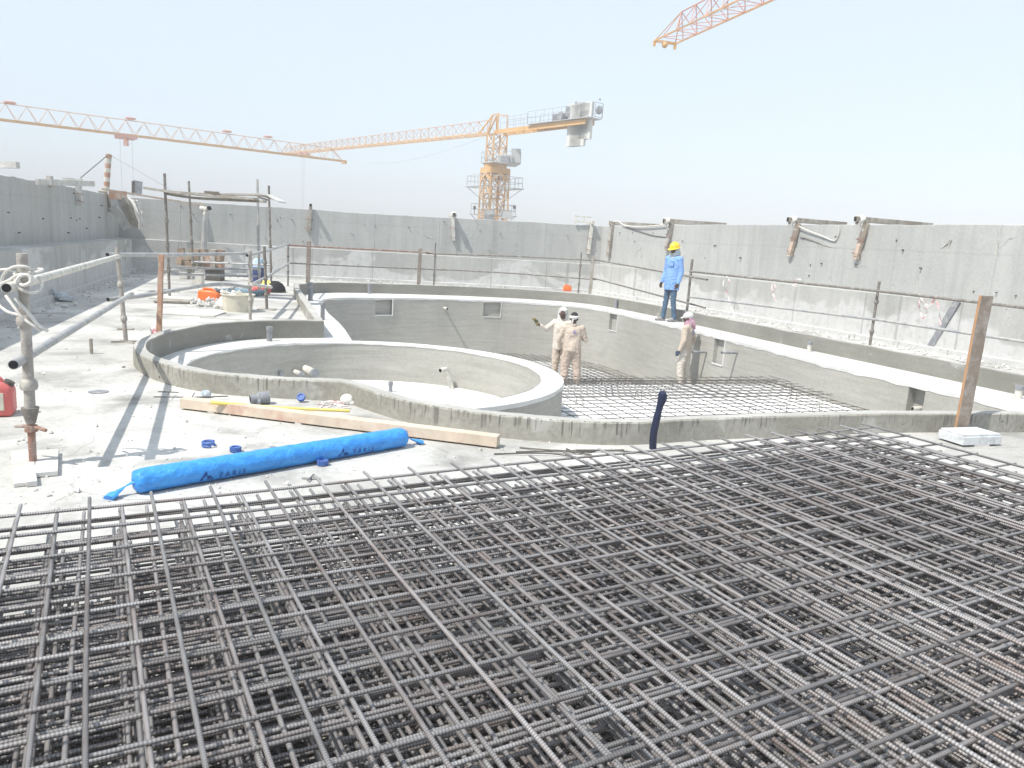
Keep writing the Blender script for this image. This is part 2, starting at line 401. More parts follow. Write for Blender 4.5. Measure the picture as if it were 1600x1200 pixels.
# ------------------------------------------------------------------ plan lines
kerb_pts = [(-2.82, 10.98), (-3.5, 10.6), (-3.8, 10.28), (-4.0, 9.85), (-4.1, 9.35), (-4.12, 8.75), (-4.02, 8.15), (-3.8, 7.62), (-3.42, 7.12), (-3.0, 6.78), (-2.6, 6.6), (-2.2, 6.58),
            (-1.75, 6.6), (-1.42, 6.6), (-1.12, 6.3), (-.8, 6.0), (-.4, 5.78), (.02, 5.68), (.5, 5.65), (.85, 5.69), (1.15, 5.82), (1.6, 6.04), (2.05, 6.2), (2.65, 6.42), (3.3, 6.68), (4.0, 6.87),
            (4.7, 7.05), (5.5, 7.2), (6.3, 7.35), (6.95, 7.75), (7.05, 8.5), (6.62, 9.6), (6.1, 10.95), (5.45, 12.55), (4.88, 14.1), (4.35, 15.6), (3.78, 17.15), (3.3, 18.4), (2.75, 19.75), (2.2, 20.7), (1.4, 21.25),
            (-.1, 21.3), (-1.5, 21.0), (-2.8, 20.5), (-4.3, 19.75), (-5.0, 19.15), (-5.25, 18.4), (-5.16, 17.6)]
L_in = smooth_loop(kerb_pts, corners=(0,)); L_in = densify(L_in, .12)
SGN = 1 if area(L_in) > 0 else -1           # +: counter-clockwise, outside is to the right
KT = .13
L_out = offset(L_in, -SGN * KT); L_mid = offset(L_in, -SGN * KT * .5)
C0 = V((-1.68, 8.72)); RI = 2.03; RO = 2.28
arc = [C0 + V((math.cos(a), math.sin(a))) * RO for a in [R(-75 + 183 * i / 40) for i in range(41)]]   # outer ring wall from the kerb round to the bench
pool_pts = [(-2.79, 12.16), (-3.21, 13.36), (-3.69, 14.55), (-4.35, 16.7), (-4.5, 17.4), (-4.25, 18.0), (-3.6, 18.6), (-2.5, 19.3), (-1.3, 19.85), (-.1, 20.15), (1.3, 20.0), (2.15, 19.3), (2.7, 18.15), (3.1, 16.9), (3.45, 15.9), (3.8, 14.95),
            (4.1, 14.0), (4.4, 12.9), (4.66, 11.95), (4.87, 11.25), (5.12, 10.65), (5.42, 10.0), (5.67, 9.4), (5.87, 8.8), (6.05, 8.25), (6.0, 7.65), (5.5, 7.32), (4.7, 7.14)]
front = [(4.0, 6.95), (3.3, 6.76), (2.65, 6.5), (2.05, 6.28), (1.6, 6.12), (1.1, 5.88), (.8, 5.76), (.5, 5.72), (.02, 5.75), (-.35, 5.86), (-.75, 6.07), (-1.02, 6.36)]
P_main = densify(smooth_loop(pool_pts + front, closed=False), .12, closed=False)
P_loop = P_main + arc
P_ring = [C0 + V((math.cos(a), math.sin(a))) * RI for a in [2 * math.pi * i / 96 for i in range(96)]]
ZK, ZB, ZF, ZS, ZR = .18, -.08, -1.65, -.63, -.62       # kerb top, bench, deep floor, shelf, paddling pool floor
W_pts = [(-4.6, 1.5), (-5.6, 5.5), (-7.2, 10.3), (-9.2, 16.2), (-11.05, 21.6), (-6.6, 22.9), (-2.6, 24.0), (2.45, 24.7), (3.75, 22.3), (4.95, 19.6), (6.0, 17.05), (6.95, 14.7), (7.55, 13.2), (8.15, 11.9), (9.3, 9.3), (10.6, 6.3), (12.2, 2.5)]
W_line = smooth_loop(W_pts, corners=(4, 7), closed=False)
W_up = offset(W_line, .38, closed=False)
W_back = offset(W_line, .70, closed=False)
ZU = .92

# ------------------------------------------------------------------ ground far below and the deck
g = MB(); g.add([(-2500, -2500, -38), (2500, -2500, -38), (2500, 2500, -38), (-2500, 2500, -38)], [(0, 1, 2, 3)])
single('ground', g, m_sand, 'sandy ground far below the rooftop', 'ground', (0, 0, -38), kind='structure')
d = MB(); outer = list(W_back) + [V((13, -3)), V((-4.5, -3))]
if area(outer) < 0: outer = outer[::-1]
fill(d, outer, [L_mid], 0)
single('deck', d, m_deck, 'dusty white concrete roof deck around the unfinished pool', 'deck', (0, 0, 0), kind='structure')
b = MB(); fill(b, L_mid, [P_loop, P_ring], ZB)
single('pool_bench', b, m_bench, 'white screeded ledge running between the low kerb and the pool walls', 'ledge', (0, 0, 0), kind='structure')

# ------------------------------------------------------------------ kerb round the pools
def strip(mb, A, B, za, zb, closed=True, ja=0.0, jb=0.0):
    n = len(A); vs = []
    for i in range(n):
        a = (A[i].x, A[i].y, za); c = (B[i].x, B[i].y, zb)
        vs.append((a[0], a[1], za + jit((a[0], a[1], 0), ja, 1.7) + jit((a[0], a[1], 5), ja * .5, 9)))
        vs.append((c[0], c[1], zb + jit((c[0], c[1], 0), jb, 1.7) + jit((c[0], c[1], 5), jb * .5, 9)))
    fs = []
    for i in range(n if closed else n - 1):
        j = (i + 1) % n; fs.append((2 * i, 2 * j, 2 * j + 1, 2 * i + 1))
    mb.add(vs, fs)
kt = Thing('pool_kerb', 'low raw concrete kerb wall curving round both empty pools', 'kerb', (-2.82, 10.98, 0))
e = .012
k1 = MB(); o1 = offset(L_in, -SGN * (KT - e)); i1 = offset(L_in, -SGN * e)
strip(k1, L_out, L_out, -.02, ZK - e, jb=.012, ja=0); strip(k1, L_out, o1, ZK - e, ZK, ja=.012, jb=.012)
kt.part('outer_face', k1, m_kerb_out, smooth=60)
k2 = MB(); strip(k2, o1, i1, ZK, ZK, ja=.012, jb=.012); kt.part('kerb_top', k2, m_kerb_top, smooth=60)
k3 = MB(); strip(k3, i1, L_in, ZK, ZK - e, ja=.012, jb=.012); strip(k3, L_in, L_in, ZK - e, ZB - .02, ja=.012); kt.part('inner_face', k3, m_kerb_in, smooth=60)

# ------------------------------------------------------------------ main pool basin
pt = Thing('swimming_pool', 'large empty pool basin of trowelled grey render with rebar on its floor', 'pool', (0, 14, ZF))
mw = MB(); nichs = []
for x0, x1, zt, zb in [(587, 613, -.10, -.52), (756, 782, -.10, -.52), (953, 963, -.14, -.55), (1117, 1129, -.13, -.62), (1421, 1439, -.11, -.52)]:
    a = px_on(P_main, x0, zt); c = px_on(P_main, x1, zb)
    if a and c: nichs.append((a[0], c[0], zt, zb))
pl = list(P_loop); ins = []
for a, c, zt, zb in nichs:
    best = min(range(len(pl) - 1), key=lambda i: (pl[i] - a).length + (pl[i + 1] - a).length - (pl[i + 1] - pl[i]).length)
    best2 = min(range(len(pl) - 1), key=lambda i: (pl[i] - c).length + (pl[i + 1] - c).length - (pl[i + 1] - pl[i]).length)
    if best > best2: a, c, best, best2 = c, a, best2, best
    pl = pl[:best + 1] + [a, c] + pl[best2 + 1:]; ins.append((a, c, zt, zb))
fr = MB()
nseg = len(pl)
def q4(mb, a, c, z0, z1): mb.add([(a.x, a.y, z0), (c.x, c.y, z0), (c.x, c.y, z1), (a.x, a.y, z1)], [(0, 1, 2, 3)])
for i in range(nseg):
    a, c = pl[i], pl[(i + 1) % nseg]
    hit = [q for q in ins if (q[0] - a).length < 1e-6 and (q[1] - c).length < 1e-6]
    if hit:
        _, _, zt, zb = hit[0]; q4(mw, a, c, ZB, zt); q4(mw, a, c, zb, ZF - .1)
        nrm = V((-(c - a).y, (c - a).x)).normalized()
        mid = (a + c) / 2
        if inside(mid + nrm * .1, P_loop): nrm = -nrm
        sq_ = (c - a).length > .32; dp_ = .085 if sq_ else .14; a2, c2 = a + nrm * dp_, c + nrm * dp_
        q4(mw, a2, c2, zt, zb); q4(mw, a, a2, zt, zb); q4(mw, c, c2, zt, zb)
        for z in (zt, zb): mw.add([(a.x, a.y, z), (c.x, c.y, z), (c2.x, c2.y, z), (a2.x, a2.y, z)], [(0, 1, 2, 3)])
        up = (c - a).normalized(); f = -nrm * .004
        rgt = c if proj((c.x, c.y, zb))[0] > proj((a.x, a.y, zb))[0] else a
        for p0, p1 in (((a.x, a.y, zb), (c.x, c.y, zb)),) + ((((rgt.x, rgt.y, zb), (rgt.x, rgt.y, zt)),) if sq_ else ()):
            fr = MB(); fr.beam(V(p0) + V((f.x, f.y, 0)), V(p1) + V((f.x, f.y, 0)), .022, .022); pt.part('niche_frame', fr, m_bench)
    else: q4(mw, a, c, ZB, ZF - .1)
pt.part('basin_wall', mw, m_pool, smooth=50)
cap = MB(); inn = offset(pl, .05 if area(pl) > 0 else -.05)      # ragged lip of white screed hanging over the wall
vs = []
for i, p in enumerate(pl):
    q = p + (inn[i] - p).normalized() * .006; dz = .03 + .035 * abs(noise.noise(V((p.x * 3, p.y * 3, 0)))) + .03 * abs(noise.noise(V((p.x * 11, p.y * 11, 3))))
    vs += [(p.x, p.y, ZB + .004), (q.x, q.y, ZB + .002), (q.x, q.y, ZB - dz)]
cap.add(vs, [(3 * i + k, 3 * ((i + 1) % nseg) + k, 3 * ((i + 1) % nseg) + k + 1, 3 * i + k + 1) for i in range(nseg) for k in (0, 1)])
pt.part('screed_lip', cap, m_bench, smooth=60)
SE0, SE1 = V((-3.0, 10.1)), V((7.5, 13.6))     # edge of the raised shelf
def shelf_y(x): return SE0.y + (SE1.y - SE0.y) * (x - SE0.x) / (SE1.x - SE0.x)
fl = MB(); fill(fl, [V((-6, 10)), V((7.6, 10)), V((7.6, 22)), V((-6, 22))], [], ZF); pt.part('deep_floor', fl, m_floor)
pl_ = MB(); q_ = at(1066, 606, -1.215); pl_.prism([(q_.x - .26, q_.y - .24), (q_.x + .5, q_.y - .24), (q_.x + .4, q_.y + .3), (q_.x - .26, q_.y + .26)], ZF - .02, -1.215); pt.part('low_step', pl_, m_pool)
sh = MB(); sh.add([(-3, 5, ZS), (7.5, 5, ZS), (7.5, SE1.y, ZS), (-3, SE0.y, ZS), (7.5, SE1.y, ZF), (-3, SE0.y, ZF)], [(0, 1, 2, 3), (3, 2, 4, 5)]); pt.part('shallow_shelf', sh, m_floor, smooth=0)
rt = Thing('paddling_pool', 'round empty paddling pool with grey rendered inside wall', 'pool', (C0.x, C0.y, ZR))
rw = MB(); strip(rw, P_ring, P_ring, ZB, ZR, ja=.02); rt.part('ring_wall', rw, m_pool, smooth=60)
rf = MB(); fill(rf, [C0 + (p - C0) * 1.02 for p in P_ring], [], ZR); rt.part('pool_floor', rf, m_floor)
rl = MB(); rl2 = [C0 + (p - C0) * (1 - .006 / RI) for p in P_ring]; vs = []; n = len(P_ring)
for i, p in enumerate(P_ring):
    q = rl2[i]; dz = .012 + .03 * abs(noise.noise(V((p.x * 4, p.y * 4, 0)))); vs += [(p.x, p.y, ZB + .004), (q.x, q.y, ZB + .002), (q.x, q.y, ZB - dz)]
rl.add(vs, [(3 * i + k, 3 * ((i + 1) % n) + k, 3 * ((i + 1) % n) + k + 1, 3 * i + k + 1) for i in range(n) for k in (0, 1)]); rt.part('screed_lip', rl, m_bench, smooth=60)

# ------------------------------------------------------------------ parapet: three walls, each with a thicker upstand
corner_l = min(range(len(W_line)), key=lambda i: (W_line[i] - V(W_pts[4])).length)
corner_r = min(range(len(W_line)), key=lambda i: (W_line[i] - V(W_pts[7])).length)
TOPPX = [(-60, 262), (0, 272), (60, 284), (165, 301), (220, 309), (330, 317), (480, 328), (700, 341), (945, 353), (1100, 351), (1350, 351), (1600, 351), (1800, 350)]
def top_z(p):
    lo = proj((p.x, p.y, 1.0))[0]
    if p.y < 3: return 2.12
    xx = proj((p.x, p.y, 2.1))[0]; xx = min(max(xx, -60), 1700)
    for (a, ya), (c, yc) in zip(TOPPX, TOPPX[1:]):
        if a <= xx <= c: yy = ya + (yc - ya) * (xx - a) / (c - a); break
    r = ray(xx, yy); t = p.y / r.y; return EYE + r.z * t
tz = [min(max(top_z(p), 2.02), 2.28) for p in W_up]
tz = [sum(tz[max(0, i - 3):i + 4]) / len(tz[max(0, i - 3):i + 4]) for i in range(len(tz))]
def parapet(i0, i1, label):
    A = W_line[i0:i1 + 1]; U = W_up[i0:i1 + 1]; B = W_back[i0:i1 + 1]; Z = tz[i0:i1 + 1]
    def dens(P, Zs):
        out = []
        for i in range(len(P) - 1):
            k = max(1, int((P[i + 1] - P[i]).length / .25))
            out += [(P[i].lerp(P[i + 1], j / k), Zs[i] + (Zs[i + 1] - Zs[i]) * j / k) for j in range(k)]
        out.append((P[-1], Zs[-1])); return out
    def sweep(mb, secs):          # list of cross-sections (lists of 3D points)
        m = len(secs[0]); vs = [p for s_ in secs for p in s_]
        fs = [(i * m + k, i * m + k + 1, (i + 1) * m + k + 1, (i + 1) * m + k) for i in range(len(secs) - 1) for k in range(m - 1)]
        mb.add(vs, fs)
    t = Thing('parapet_wall', label, 'wall', (A[0].x, A[0].y, 0), 'parapet walls around the roof')
    AA, UU, BB = dens(A, Z), dens(U, Z), dens(B, Z); nn = min(len(AA), len(UU), len(BB))
    # resample all to the base line's count
    def res(P, n_):
        return [P[min(int(i * (len(P) - 1) / (n_ - 1) + .5), len(P) - 1)] for i in range(n_)]
    AA, UU, BB = res(AA, nn), res(UU, nn), res(BB, nn)
    mb = MB(); sweep(mb, [[V((u.x, u.y, ZU - .02)), V((u.x, u.y, z - .01 + jit((u.x * 2, u.y * 2, 1), .02, 2))), V((u.x, u.y, z)) + V((bk.x - u.x, bk.y - u.y, 0)) * .05 + V((0, 0, jit((u.x * 2, u.y * 2, 1), .025, 2))), V((bk.x, bk.y, z)), V((bk.x, bk.y, -1.2))] for (u, z), (bk, _) in zip(UU, BB)])
    t.part('upper_wall', mb, m_par, smooth=50)
    mb = MB(); sweep(mb, [[V((a.x, a.y, -.02)), V((a.x, a.y, ZU)), V((u.x, u.y, ZU + .012))] for (a, _), (u, _) in zip(AA, UU)]); t.part('upstand', mb, m_ups, smooth=50)
    pa = offset([a for a, _ in AA], -.10, closed=False); mb = MB()
    sweep(mb, [[V((p.x, p.y, -.01)), V((p.x, p.y, .09 + jit((p.x, p.y, 0), .02, 3))), V((a.x, a.y, .10))] for p, (a, _) in zip(pa, AA)]); t.part('base_fillet', mb, m_ups, smooth=50)
    return t
parapet(0, corner_l, 'tall concrete parapet wall in shade along the left side of the roof')
parapet(corner_l, corner_r, 'long grey concrete parapet wall across the far side with the crane behind')
parapet(corner_r, len(W_line) - 1, 'sunlit pale concrete parapet wall along the right side of the roof')
# ---- form-tie holes and small pins left in the parapet faces
pins = MB(); rnd = random.Random(4)
for i in range(len(W_up) - 1):
    a, c = W_up[i], W_up[i + 1]; L = (c - a).length; dr = (c - a) / L; nr = V((dr.y, -dr.x))
    s_ = 0
    while s_ < L:
        if rnd.random() < .42 and a.y > 4:
            p = a + dr * s_; z = rnd.choice([1.15, 1.42, 1.75, 1.95]) + rnd.uniform(-.05, .05)
            q = p + nr * rnd.uniform(.02, .06)
            pins.tube((p.x, p.y, z), (q.x, q.y, z), rnd.uniform(.008, .018), 6)
        s_ += .33
single('wall_pins', pins, m_wire, 'short steel pins and tie stubs left sticking out of the parapet faces', 'tie stubs', (0, 20, 1.5), kind='stuff')

# ------------------------------------------------------------------ reinforcement sheets in the foreground stack
def bar_mesh(name, length, r, seed, ribs=True):
    rn = random.Random(seed); step = .0036 if ribs else .15; n = int(length / step); N = 8; vs = []; fs = []
    ax, ay, az = rn.uniform(-.004, .004), rn.uniform(0, 6), rn.uniform(1.5, 4)
    for i in range(n + 1):
        x = i * length / n - length / 2
        oy = ax * math.sin(x * az + ay); oz = ax * .6 * math.cos(x * az * 1.3 + ay)
        for k in range(N):
            a = 2 * math.pi * k / N + .2
            # slanted ribs on two sides: raised on every other ring, shifted round the bar
            rr = r * (1.2 if ribs and (i + (1 if k < 4 else 0) * 1) % 2 == 0 and k not in (1, 5) else 1.0)
            vs.append((x, oy + math.cos(a) * rr, oz + math.sin(a) * rr))
    for i in range(n):
        for k in range(N):
            a = i * N + k; b_ = i * N + (k + 1) % N; fs.append((a, a + N, b_ + N, b_))
    fs.append(tuple(range(N))); fs.append(tuple(range(n * N + N - 1, n * N - 1, -1)))
    me = bpy.data.meshes.new(name); me.from_pydata(vs, [], fs); me.materials.append(m_rebar)
    me.polygons.foreach_set('use_smooth', [True] * len(me.polygons)); me.update(); return me
ANG = R(29.3); E1 = V((math.cos(ANG), math.sin(ANG), 0)); E2 = V((-math.sin(ANG), math.cos(ANG), 0))
NROW, NCOL, SP, BR = 13, 27, .2, .0052
long_m = [bar_mesh('long_bar', SP * (NCOL - 1) + .16, BR, i) for i in range(4)]
cross_m = [bar_mesh('cross_bar', SP * (NROW - 1) + .14, BR, 10 + i) for i in range(4)]
# corner of the top sheet (its far right crossing) from the photo
P_TOP = at(1353, 667, .5) + E1 * .055
NS = 25
rnd = random.Random(21)
for s_ in range(NS):
    z = .5 - s_ * .0203
    if s_ == 0: off = V((0, 0)); yaw = 0
    elif s_ == 1: off = V((-.095, -.055)); yaw = R(.25)
    else: off = V((-.09 + rnd.gauss(0, .05) + (.2 if rnd.random() < .3 else 0), rnd.uniform(-.15, .03))); yaw = R(rnd.uniform(-.8, .8))
    o = bpy.data.objects.new('rebar_mesh_sheet', None); COL.objects.link(o); o.empty_display_size = .1
    base = P_TOP + E1 * off.x + E2 * off.y; o.location = (base.x, base.y, z); o.rotation_euler = (0, 0, ANG + yaw)
    tag(o, 'topmost sheet of the ribbed rebar mesh stack, lying over all the others' if s_ == 0 else 'second ribbed rebar mesh sheet, just under the topmost sheet of the stack' if s_ == 1 else 'ribbed rebar mesh sheet buried deeper in the foreground stack', 'rebar mesh', 'rebar mesh sheets stacked in the foreground')
    for r_ in range(NROW):
        c = bpy.data.objects.new('long_bar', long_m[(r_ + s_) % 4]); COL.objects.link(c); c.parent = o
        c.location = (-SP * (NCOL - 1) / 2, -SP * r_ + rnd.uniform(-.003, .003), -BR * 1.95); c.rotation_euler = (rnd.uniform(0, 6), 0, rnd.uniform(-.0012, .0012))
    for q in range(NCOL):
        c = bpy.data.objects.new('cross_bar', cross_m[(q * 3 + s_) % 4]); COL.objects.link(c); c.parent = o
        c.location = (-SP * q + rnd.uniform(-.004, .004), -SP * (NROW - 1) / 2, 0); c.rotation_euler = (0, 0, math.pi / 2 + rnd.uniform(-.002, .002))
sk = P_TOP
bl = MB()
for q in (-.4, -2.0, -3.6, -4.9):
    a = sk + E1 * q - E2 * .05; c = sk + E1 * q - E2 * 2.35
    bl.beam((a.x, a.y, .013), (c.x, c.y, .013), .09, .026)
    # timber sleepers the stack rests on: one per position
single('timber_sleeper', bl, m_woodg, 'flat timber packers under the rebar mesh stack', 'packers', (sk.x, sk.y, 0), kind='stuff')

# ------------------------------------------------------------------ reinforcement mats on the pool floors
az = R(-22); G1 = V((math.sin(az), math.cos(az))); G2 = V((math.cos(az), -math.sin(az)))
deep_poly = [V((p.x, p.y)) for p in P_loop]
def mat_bars(poly, extra, z, r, sp, off=0.0, y_test=None):
    mb = MB()
    for dr, ot in ((G1, G2), (G2, G1)):
        k = -90
        while k < 90:
            base = V((1.5, 13)) + ot * (k * sp + off); t = -14.0; run = None
            while t < 14:
                p = base + dr * t; ok = inside(p, poly) and extra(p)
                if ok and run is None: run = p
                if not ok and run is not None:
                    zz = z + (r * 1.9 if dr is G1 else 0)
                    if (p - run).length > .3: mb.tube((run.x, run.y, zz), (p.x, p.y, zz), r, 5)
                    run = None
                t += .08
            k += 1
    return mb
inset = offset(deep_poly, (.06 if area(deep_poly) > 0 else -.06))
def on_shelf(p): return p.y < shelf_y(p.x) - .03 and p.y > 5.9
def in_deep(p): return p.y > shelf_y(p.x) + .05 and p.x > -.9
single('rebar_mat', mat_bars(inset, on_shelf, ZS + .05, .0058, .2), m_wire, 'lower rebar grid lying on the white shallow shelf of the pool', 'rebar mat', group='rebar grids on the pool floors')
single('rebar_mat', mat_bars(inset, lambda p: on_shelf(p) and p.y > shelf_y(p.x) - 1.7, ZS + .13, .0045, .2, .1), m_wire, 'upper rebar grid near the step edge of the shallow shelf', 'rebar mat', group='rebar grids on the pool floors')
single('rebar_mat', mat_bars(inset, in_deep, ZF + .05, .0055, .2), m_wire, 'lower rebar grid on the deep floor around the workers feet', 'rebar mat', group='rebar grids on the pool floors')
single('rebar_mat', mat_bars(inset, lambda p: in_deep(p) and p.y > 13.8, ZF + .17, .005, .2, .1), m_wire, 'upper rebar grid raised over the far deep floor of the pool', 'rebar mat', group='rebar grids on the pool floors')
ch = MB(); rnd = random.Random(3)
for _ in range(70):
    p = V((rnd.uniform(-.5, 5.5), rnd.uniform(6.2, 18.5)))
    if not inside(p, inset): continue
    zb = ZS if on_shelf(p) else ZF
    if zb == ZS and not on_shelf(p): continue
    a = rnd.uniform(0, 3)
    ch.ring_path([(p.x - .05, p.y, zb), (p.x - .04, p.y, zb + .12), (p.x + .04, p.y, zb + .12), (p.x + .05, p.y, zb)], .0045, 4)
single('bar_chairs', ch, m_wire, 'small bent steel chairs holding up the rebar grids on the pool floor', 'spacers', (1, 10, ZS), kind='stuff')
st = MB()
for i in range(22):
    x = .55 + i * .25; p = V((x, shelf_y(x) - .04))
    if inside(p, inset) : st.tube((p.x, p.y, ZS + .02), (p.x, p.y, ZS + .09), .005, 5)
a = V((.5, shelf_y(.5) - .04)); c = V((4.55, shelf_y(4.55) - .04))
for zz in (.07,): st.tube((a.x, a.y, ZS + zz), (c.x, c.y, ZS + zz), .008, 6)
single('step_reinforcement', st, m_wire, 'row of short steel bars tied along the step edge of the shelf', 'rebar', (2, 11.5, ZS))
# ------------------------------------------------------------------ scaffold posts, rails, timber posts
def post_base(px, py, z=0.0): return at(px, py, z)
def coupler(mb, p, d, r=.042):
    p = V(p); d = V(d).normalized(); mb.tube(p - d * .03, p + d * .03, r, 10); mb.sph(p + V((0, -r, 0)), (.014, .03, .02), 6, 5)
def scaffold_pole(label, base, top, r=.0242, mat=None, rings=(.35, .85), jack=False, group='scaffold tubes and posts of the guard rail', wing=True, name='scaffold_post', ringr=.036):
    base, top = V(base), V(top); t = Thing(name, label, 'scaffold post', base, group); ax = (top - base).normalized()
    zt = base.lerp(top, .22) if jack else base
    mb = MB(); mb.tube(zt, top, r, 14); t.part('tube', mb, mat or m_tube)
    L = (top - base).length
    for f in rings:
        p = base.lerp(top, f); mb = MB()
        mb.ring_path([p - ax * .035, p - ax * .018, p + ax * .012, p + ax * .03], [ringr * .95, ringr * 1.08, ringr * 1.02, r * 1.1], 14)
        t.part('cup_ring', mb, mat or m_tube)
    if jack:
        mb = MB(); pts = []; rad = []
        n = 46
        for i in range(n): pts.append(base.lerp(base.lerp(top, .235), i / (n - 1))); rad.append(.0195 + (.0022 if i % 2 else 0))
        mb.ring_path(pts, rad, 12); t.part('screw_jack', mb, m_tube_r)
        mb = MB(); p = base.lerp(top, .185); mb.ring_path([p - ax * .018, p + ax * .018], [.036, .034], 10)
        mb.ring_path([p + V((-.11, .02, .0)), p + V((-.05, .01, .008)), p + V((.05, -.01, .008)), p + V((.1, -.02, -.002))], [.008, .012, .013, .011], 8); t.part('wing_nut', mb, m_tube_r)
        mb = MB(); p = base.lerp(top, .235); mb.ring_path([p - ax * .03, p + ax * .06, p + ax * .065], [.026, .047, .047], 14); t.part('jack_cone', mb, m_tube)
    return t
def ptop(base, px, py):      # a point above the base at the same distance
    return D(px, py, base.y)
def bar_thing(name, label, cat, pts, r, mat, group=None, open_end=None, n=14):
    pts = [V(p) for p in pts]; t = Thing(name, label, cat, pts[0], group)
    mb = MB(); mb.ring_path(pts, r, n); t.part('tube', mb, mat)
    for p, q in ([(pts[0], pts[1])] if open_end in (0, 2) else []) + ([(pts[-1], pts[-2])] if open_end in (1, 2) else []):
        d = (p - q).normalized(); rr = r if not hasattr(r, '__len__') else r[0]
        mb = MB(); mb.tube(p - d * .01, p + d * .003, rr * .84, n); t.part('bore', mb, m_black)
    return t
GR = 'tubes of the guard rail round the pool'
b1 = at(52, 728); p1 = scaffold_pole('thick dusty scaffold post nearest the camera with a rope knotted round it', b1, ptop(b1, 34, 396), r=.0285, mat=m_tube_p, rings=(.40, .70), jack=True, ringr=.044)
b2 = at(197, 535); p2 = scaffold_pole('leaning scaffold post on the white deck left of the round pool', b2, ptop(b2, 183, 386), r=.0255, mat=m_tube_p, rings=(.26, .62), jack=False)
mb = MB(); mb.beam(b2 + V((-.14, -.08, .012)), b2 + V((.12, .06, .012)), .03, .02); mb.beam(b2 + V((-.1, .06, .012)), b2 + V((.15, -.1, .012)), .03, .02); mb.ring_path([b2 + V((-.1, 0, .16)), b2 + V((.1, 0, .17))], .012, 8); p2.part('base_bracket', mb, m_woodg)
b3 = at(391, 500); p3 = scaffold_pole('pale guard rail post behind the back kerb of the round pool', b3, ptop(b3, 391, 392), r=.025, mat=m_tube_p, rings=(.30, .55, .8))
b4 = at(417, 484); scaffold_pole('rusty scaffold post just right of the beige bucket', b4, ptop(b4, 413, 385), r=.025, mat=m_tube, rings=(.25, .5, .75)).part('base_plate', MB().box(b4 + V((0, 0, .008)), (.3, .2, .016)), m_woodg)
b5 = at(450, 445); b5.y = 19.6; b5 = V((b5.x * 19.6 / at(450, 445).y, 19.6, 0)); p5 = scaffold_pole('slim guard rail post at the far left corner of the big pool', b5, ptop(b5, 450, 379), r=.022, rings=(.35, .7))
def far_post(label, px, Y, ytop, r=.022, mat=None):
    b_ = D(px, 440, Y); b_.z = 0; zt = D(px, ytop, Y); zt = V((b_.x + .0, Y, zt.z)); return scaffold_pole(label, b_, zt, r=r, mat=mat or m_tube, rings=(.3, .72))
far_post('slim far guard rail post right of the middle brown timber post', 678, 22.2, 379)
far_post('slim far guard rail post right of the far brown timber post', 905, 22.3, 394)
far_post('guard rail post standing right of the worker in blue', 1078, 18.0, 405, r=.03)
far_post('guard rail post in the middle of the right hand rail', 1374, 12.75, 440, r=.024, mat=m_tube)
# timber posts
def timber_post(label, base, top, wd, dp, mat, edge=None, rz=0.0):
    base, top = V(base), V(top); t = Thing('timber_post', label, 'timber post', base, 'timber posts carrying the guard rail')
    mb = MB(); n = 8
    x = V((math.cos(rz), math.sin(rz), 0)); y = V((-math.sin(rz), math.cos(rz), 0)); secs = []
    for i in range(n + 1):
        c = base.lerp(top, i / n) + x * random.uniform(-.003, .003)
        secs.append([c + x * (sx * wd / 2) + y * (sy * dp / 2) for sx, sy in ((-1, -1), (1, -1), (1, 1), (-1, 1))])
    vs = [p for s_ in secs for p in s_]; fs = [(i * 4 + k, i * 4 + (k + 1) % 4, (i + 1) * 4 + (k + 1) % 4, (i + 1) * 4 + k) for i in range(n) for k in range(4)]
    fs += [(3, 2, 1, 0), (n * 4, n * 4 + 1, n * 4 + 2, n * 4 + 3)]
    mb.add(vs, fs)
    mb.mi = [1 if (edge and len(f) == 4 and i < n * 4 and i % 4 == 3) else 0 for i, f in enumerate(mb.f)]
    t.part('post', mb, [mat, edge or mat], smooth=20, bevel=.003); return t
b_ = at(1499, 683); timber_post('thick dark timber post with an orange edge behind the white block', b_, D(1541, 462, b_.y), .105, .04, m_woodb, m_woodo, rz=R(-2))
b_ = at(248, 551, ZB); tp = timber_post('reddish timber post in the left corner of the low kerb', b_, D(252, 398, b_.y), .055, .04, m_woodr, m_woodo)
mb = MB()
for k in range(5): mb.sph(b_ + V((random.uniform(-.05, .07), random.uniform(-.05, .05), .05 + .055 * k)), (.05, .045, .05), 8, 6)
single('plastic_wrap', mb, m_tape, 'crumpled pink and white plastic wrap round the foot of the reddish post', 'plastic wrap', b_)
for lb, px, Y, yt, wd, mt in (('dark timber post at the far left end of the big pool', 481, 21.0, 377, .11, m_woodb), ('brown timber post in the middle of the far kerb', 654, 21.9, 388, .10, m_woodb), ('brown timber post by the far right corner of the kerb', 923, 21.9, 400, .09, m_woodg)):
    b_ = D(px, 440, Y); b_.z = 0; timber_post(lb, b_, V((b_.x + .02, Y, D(px, yt, Y).z)), wd, .05, mt)
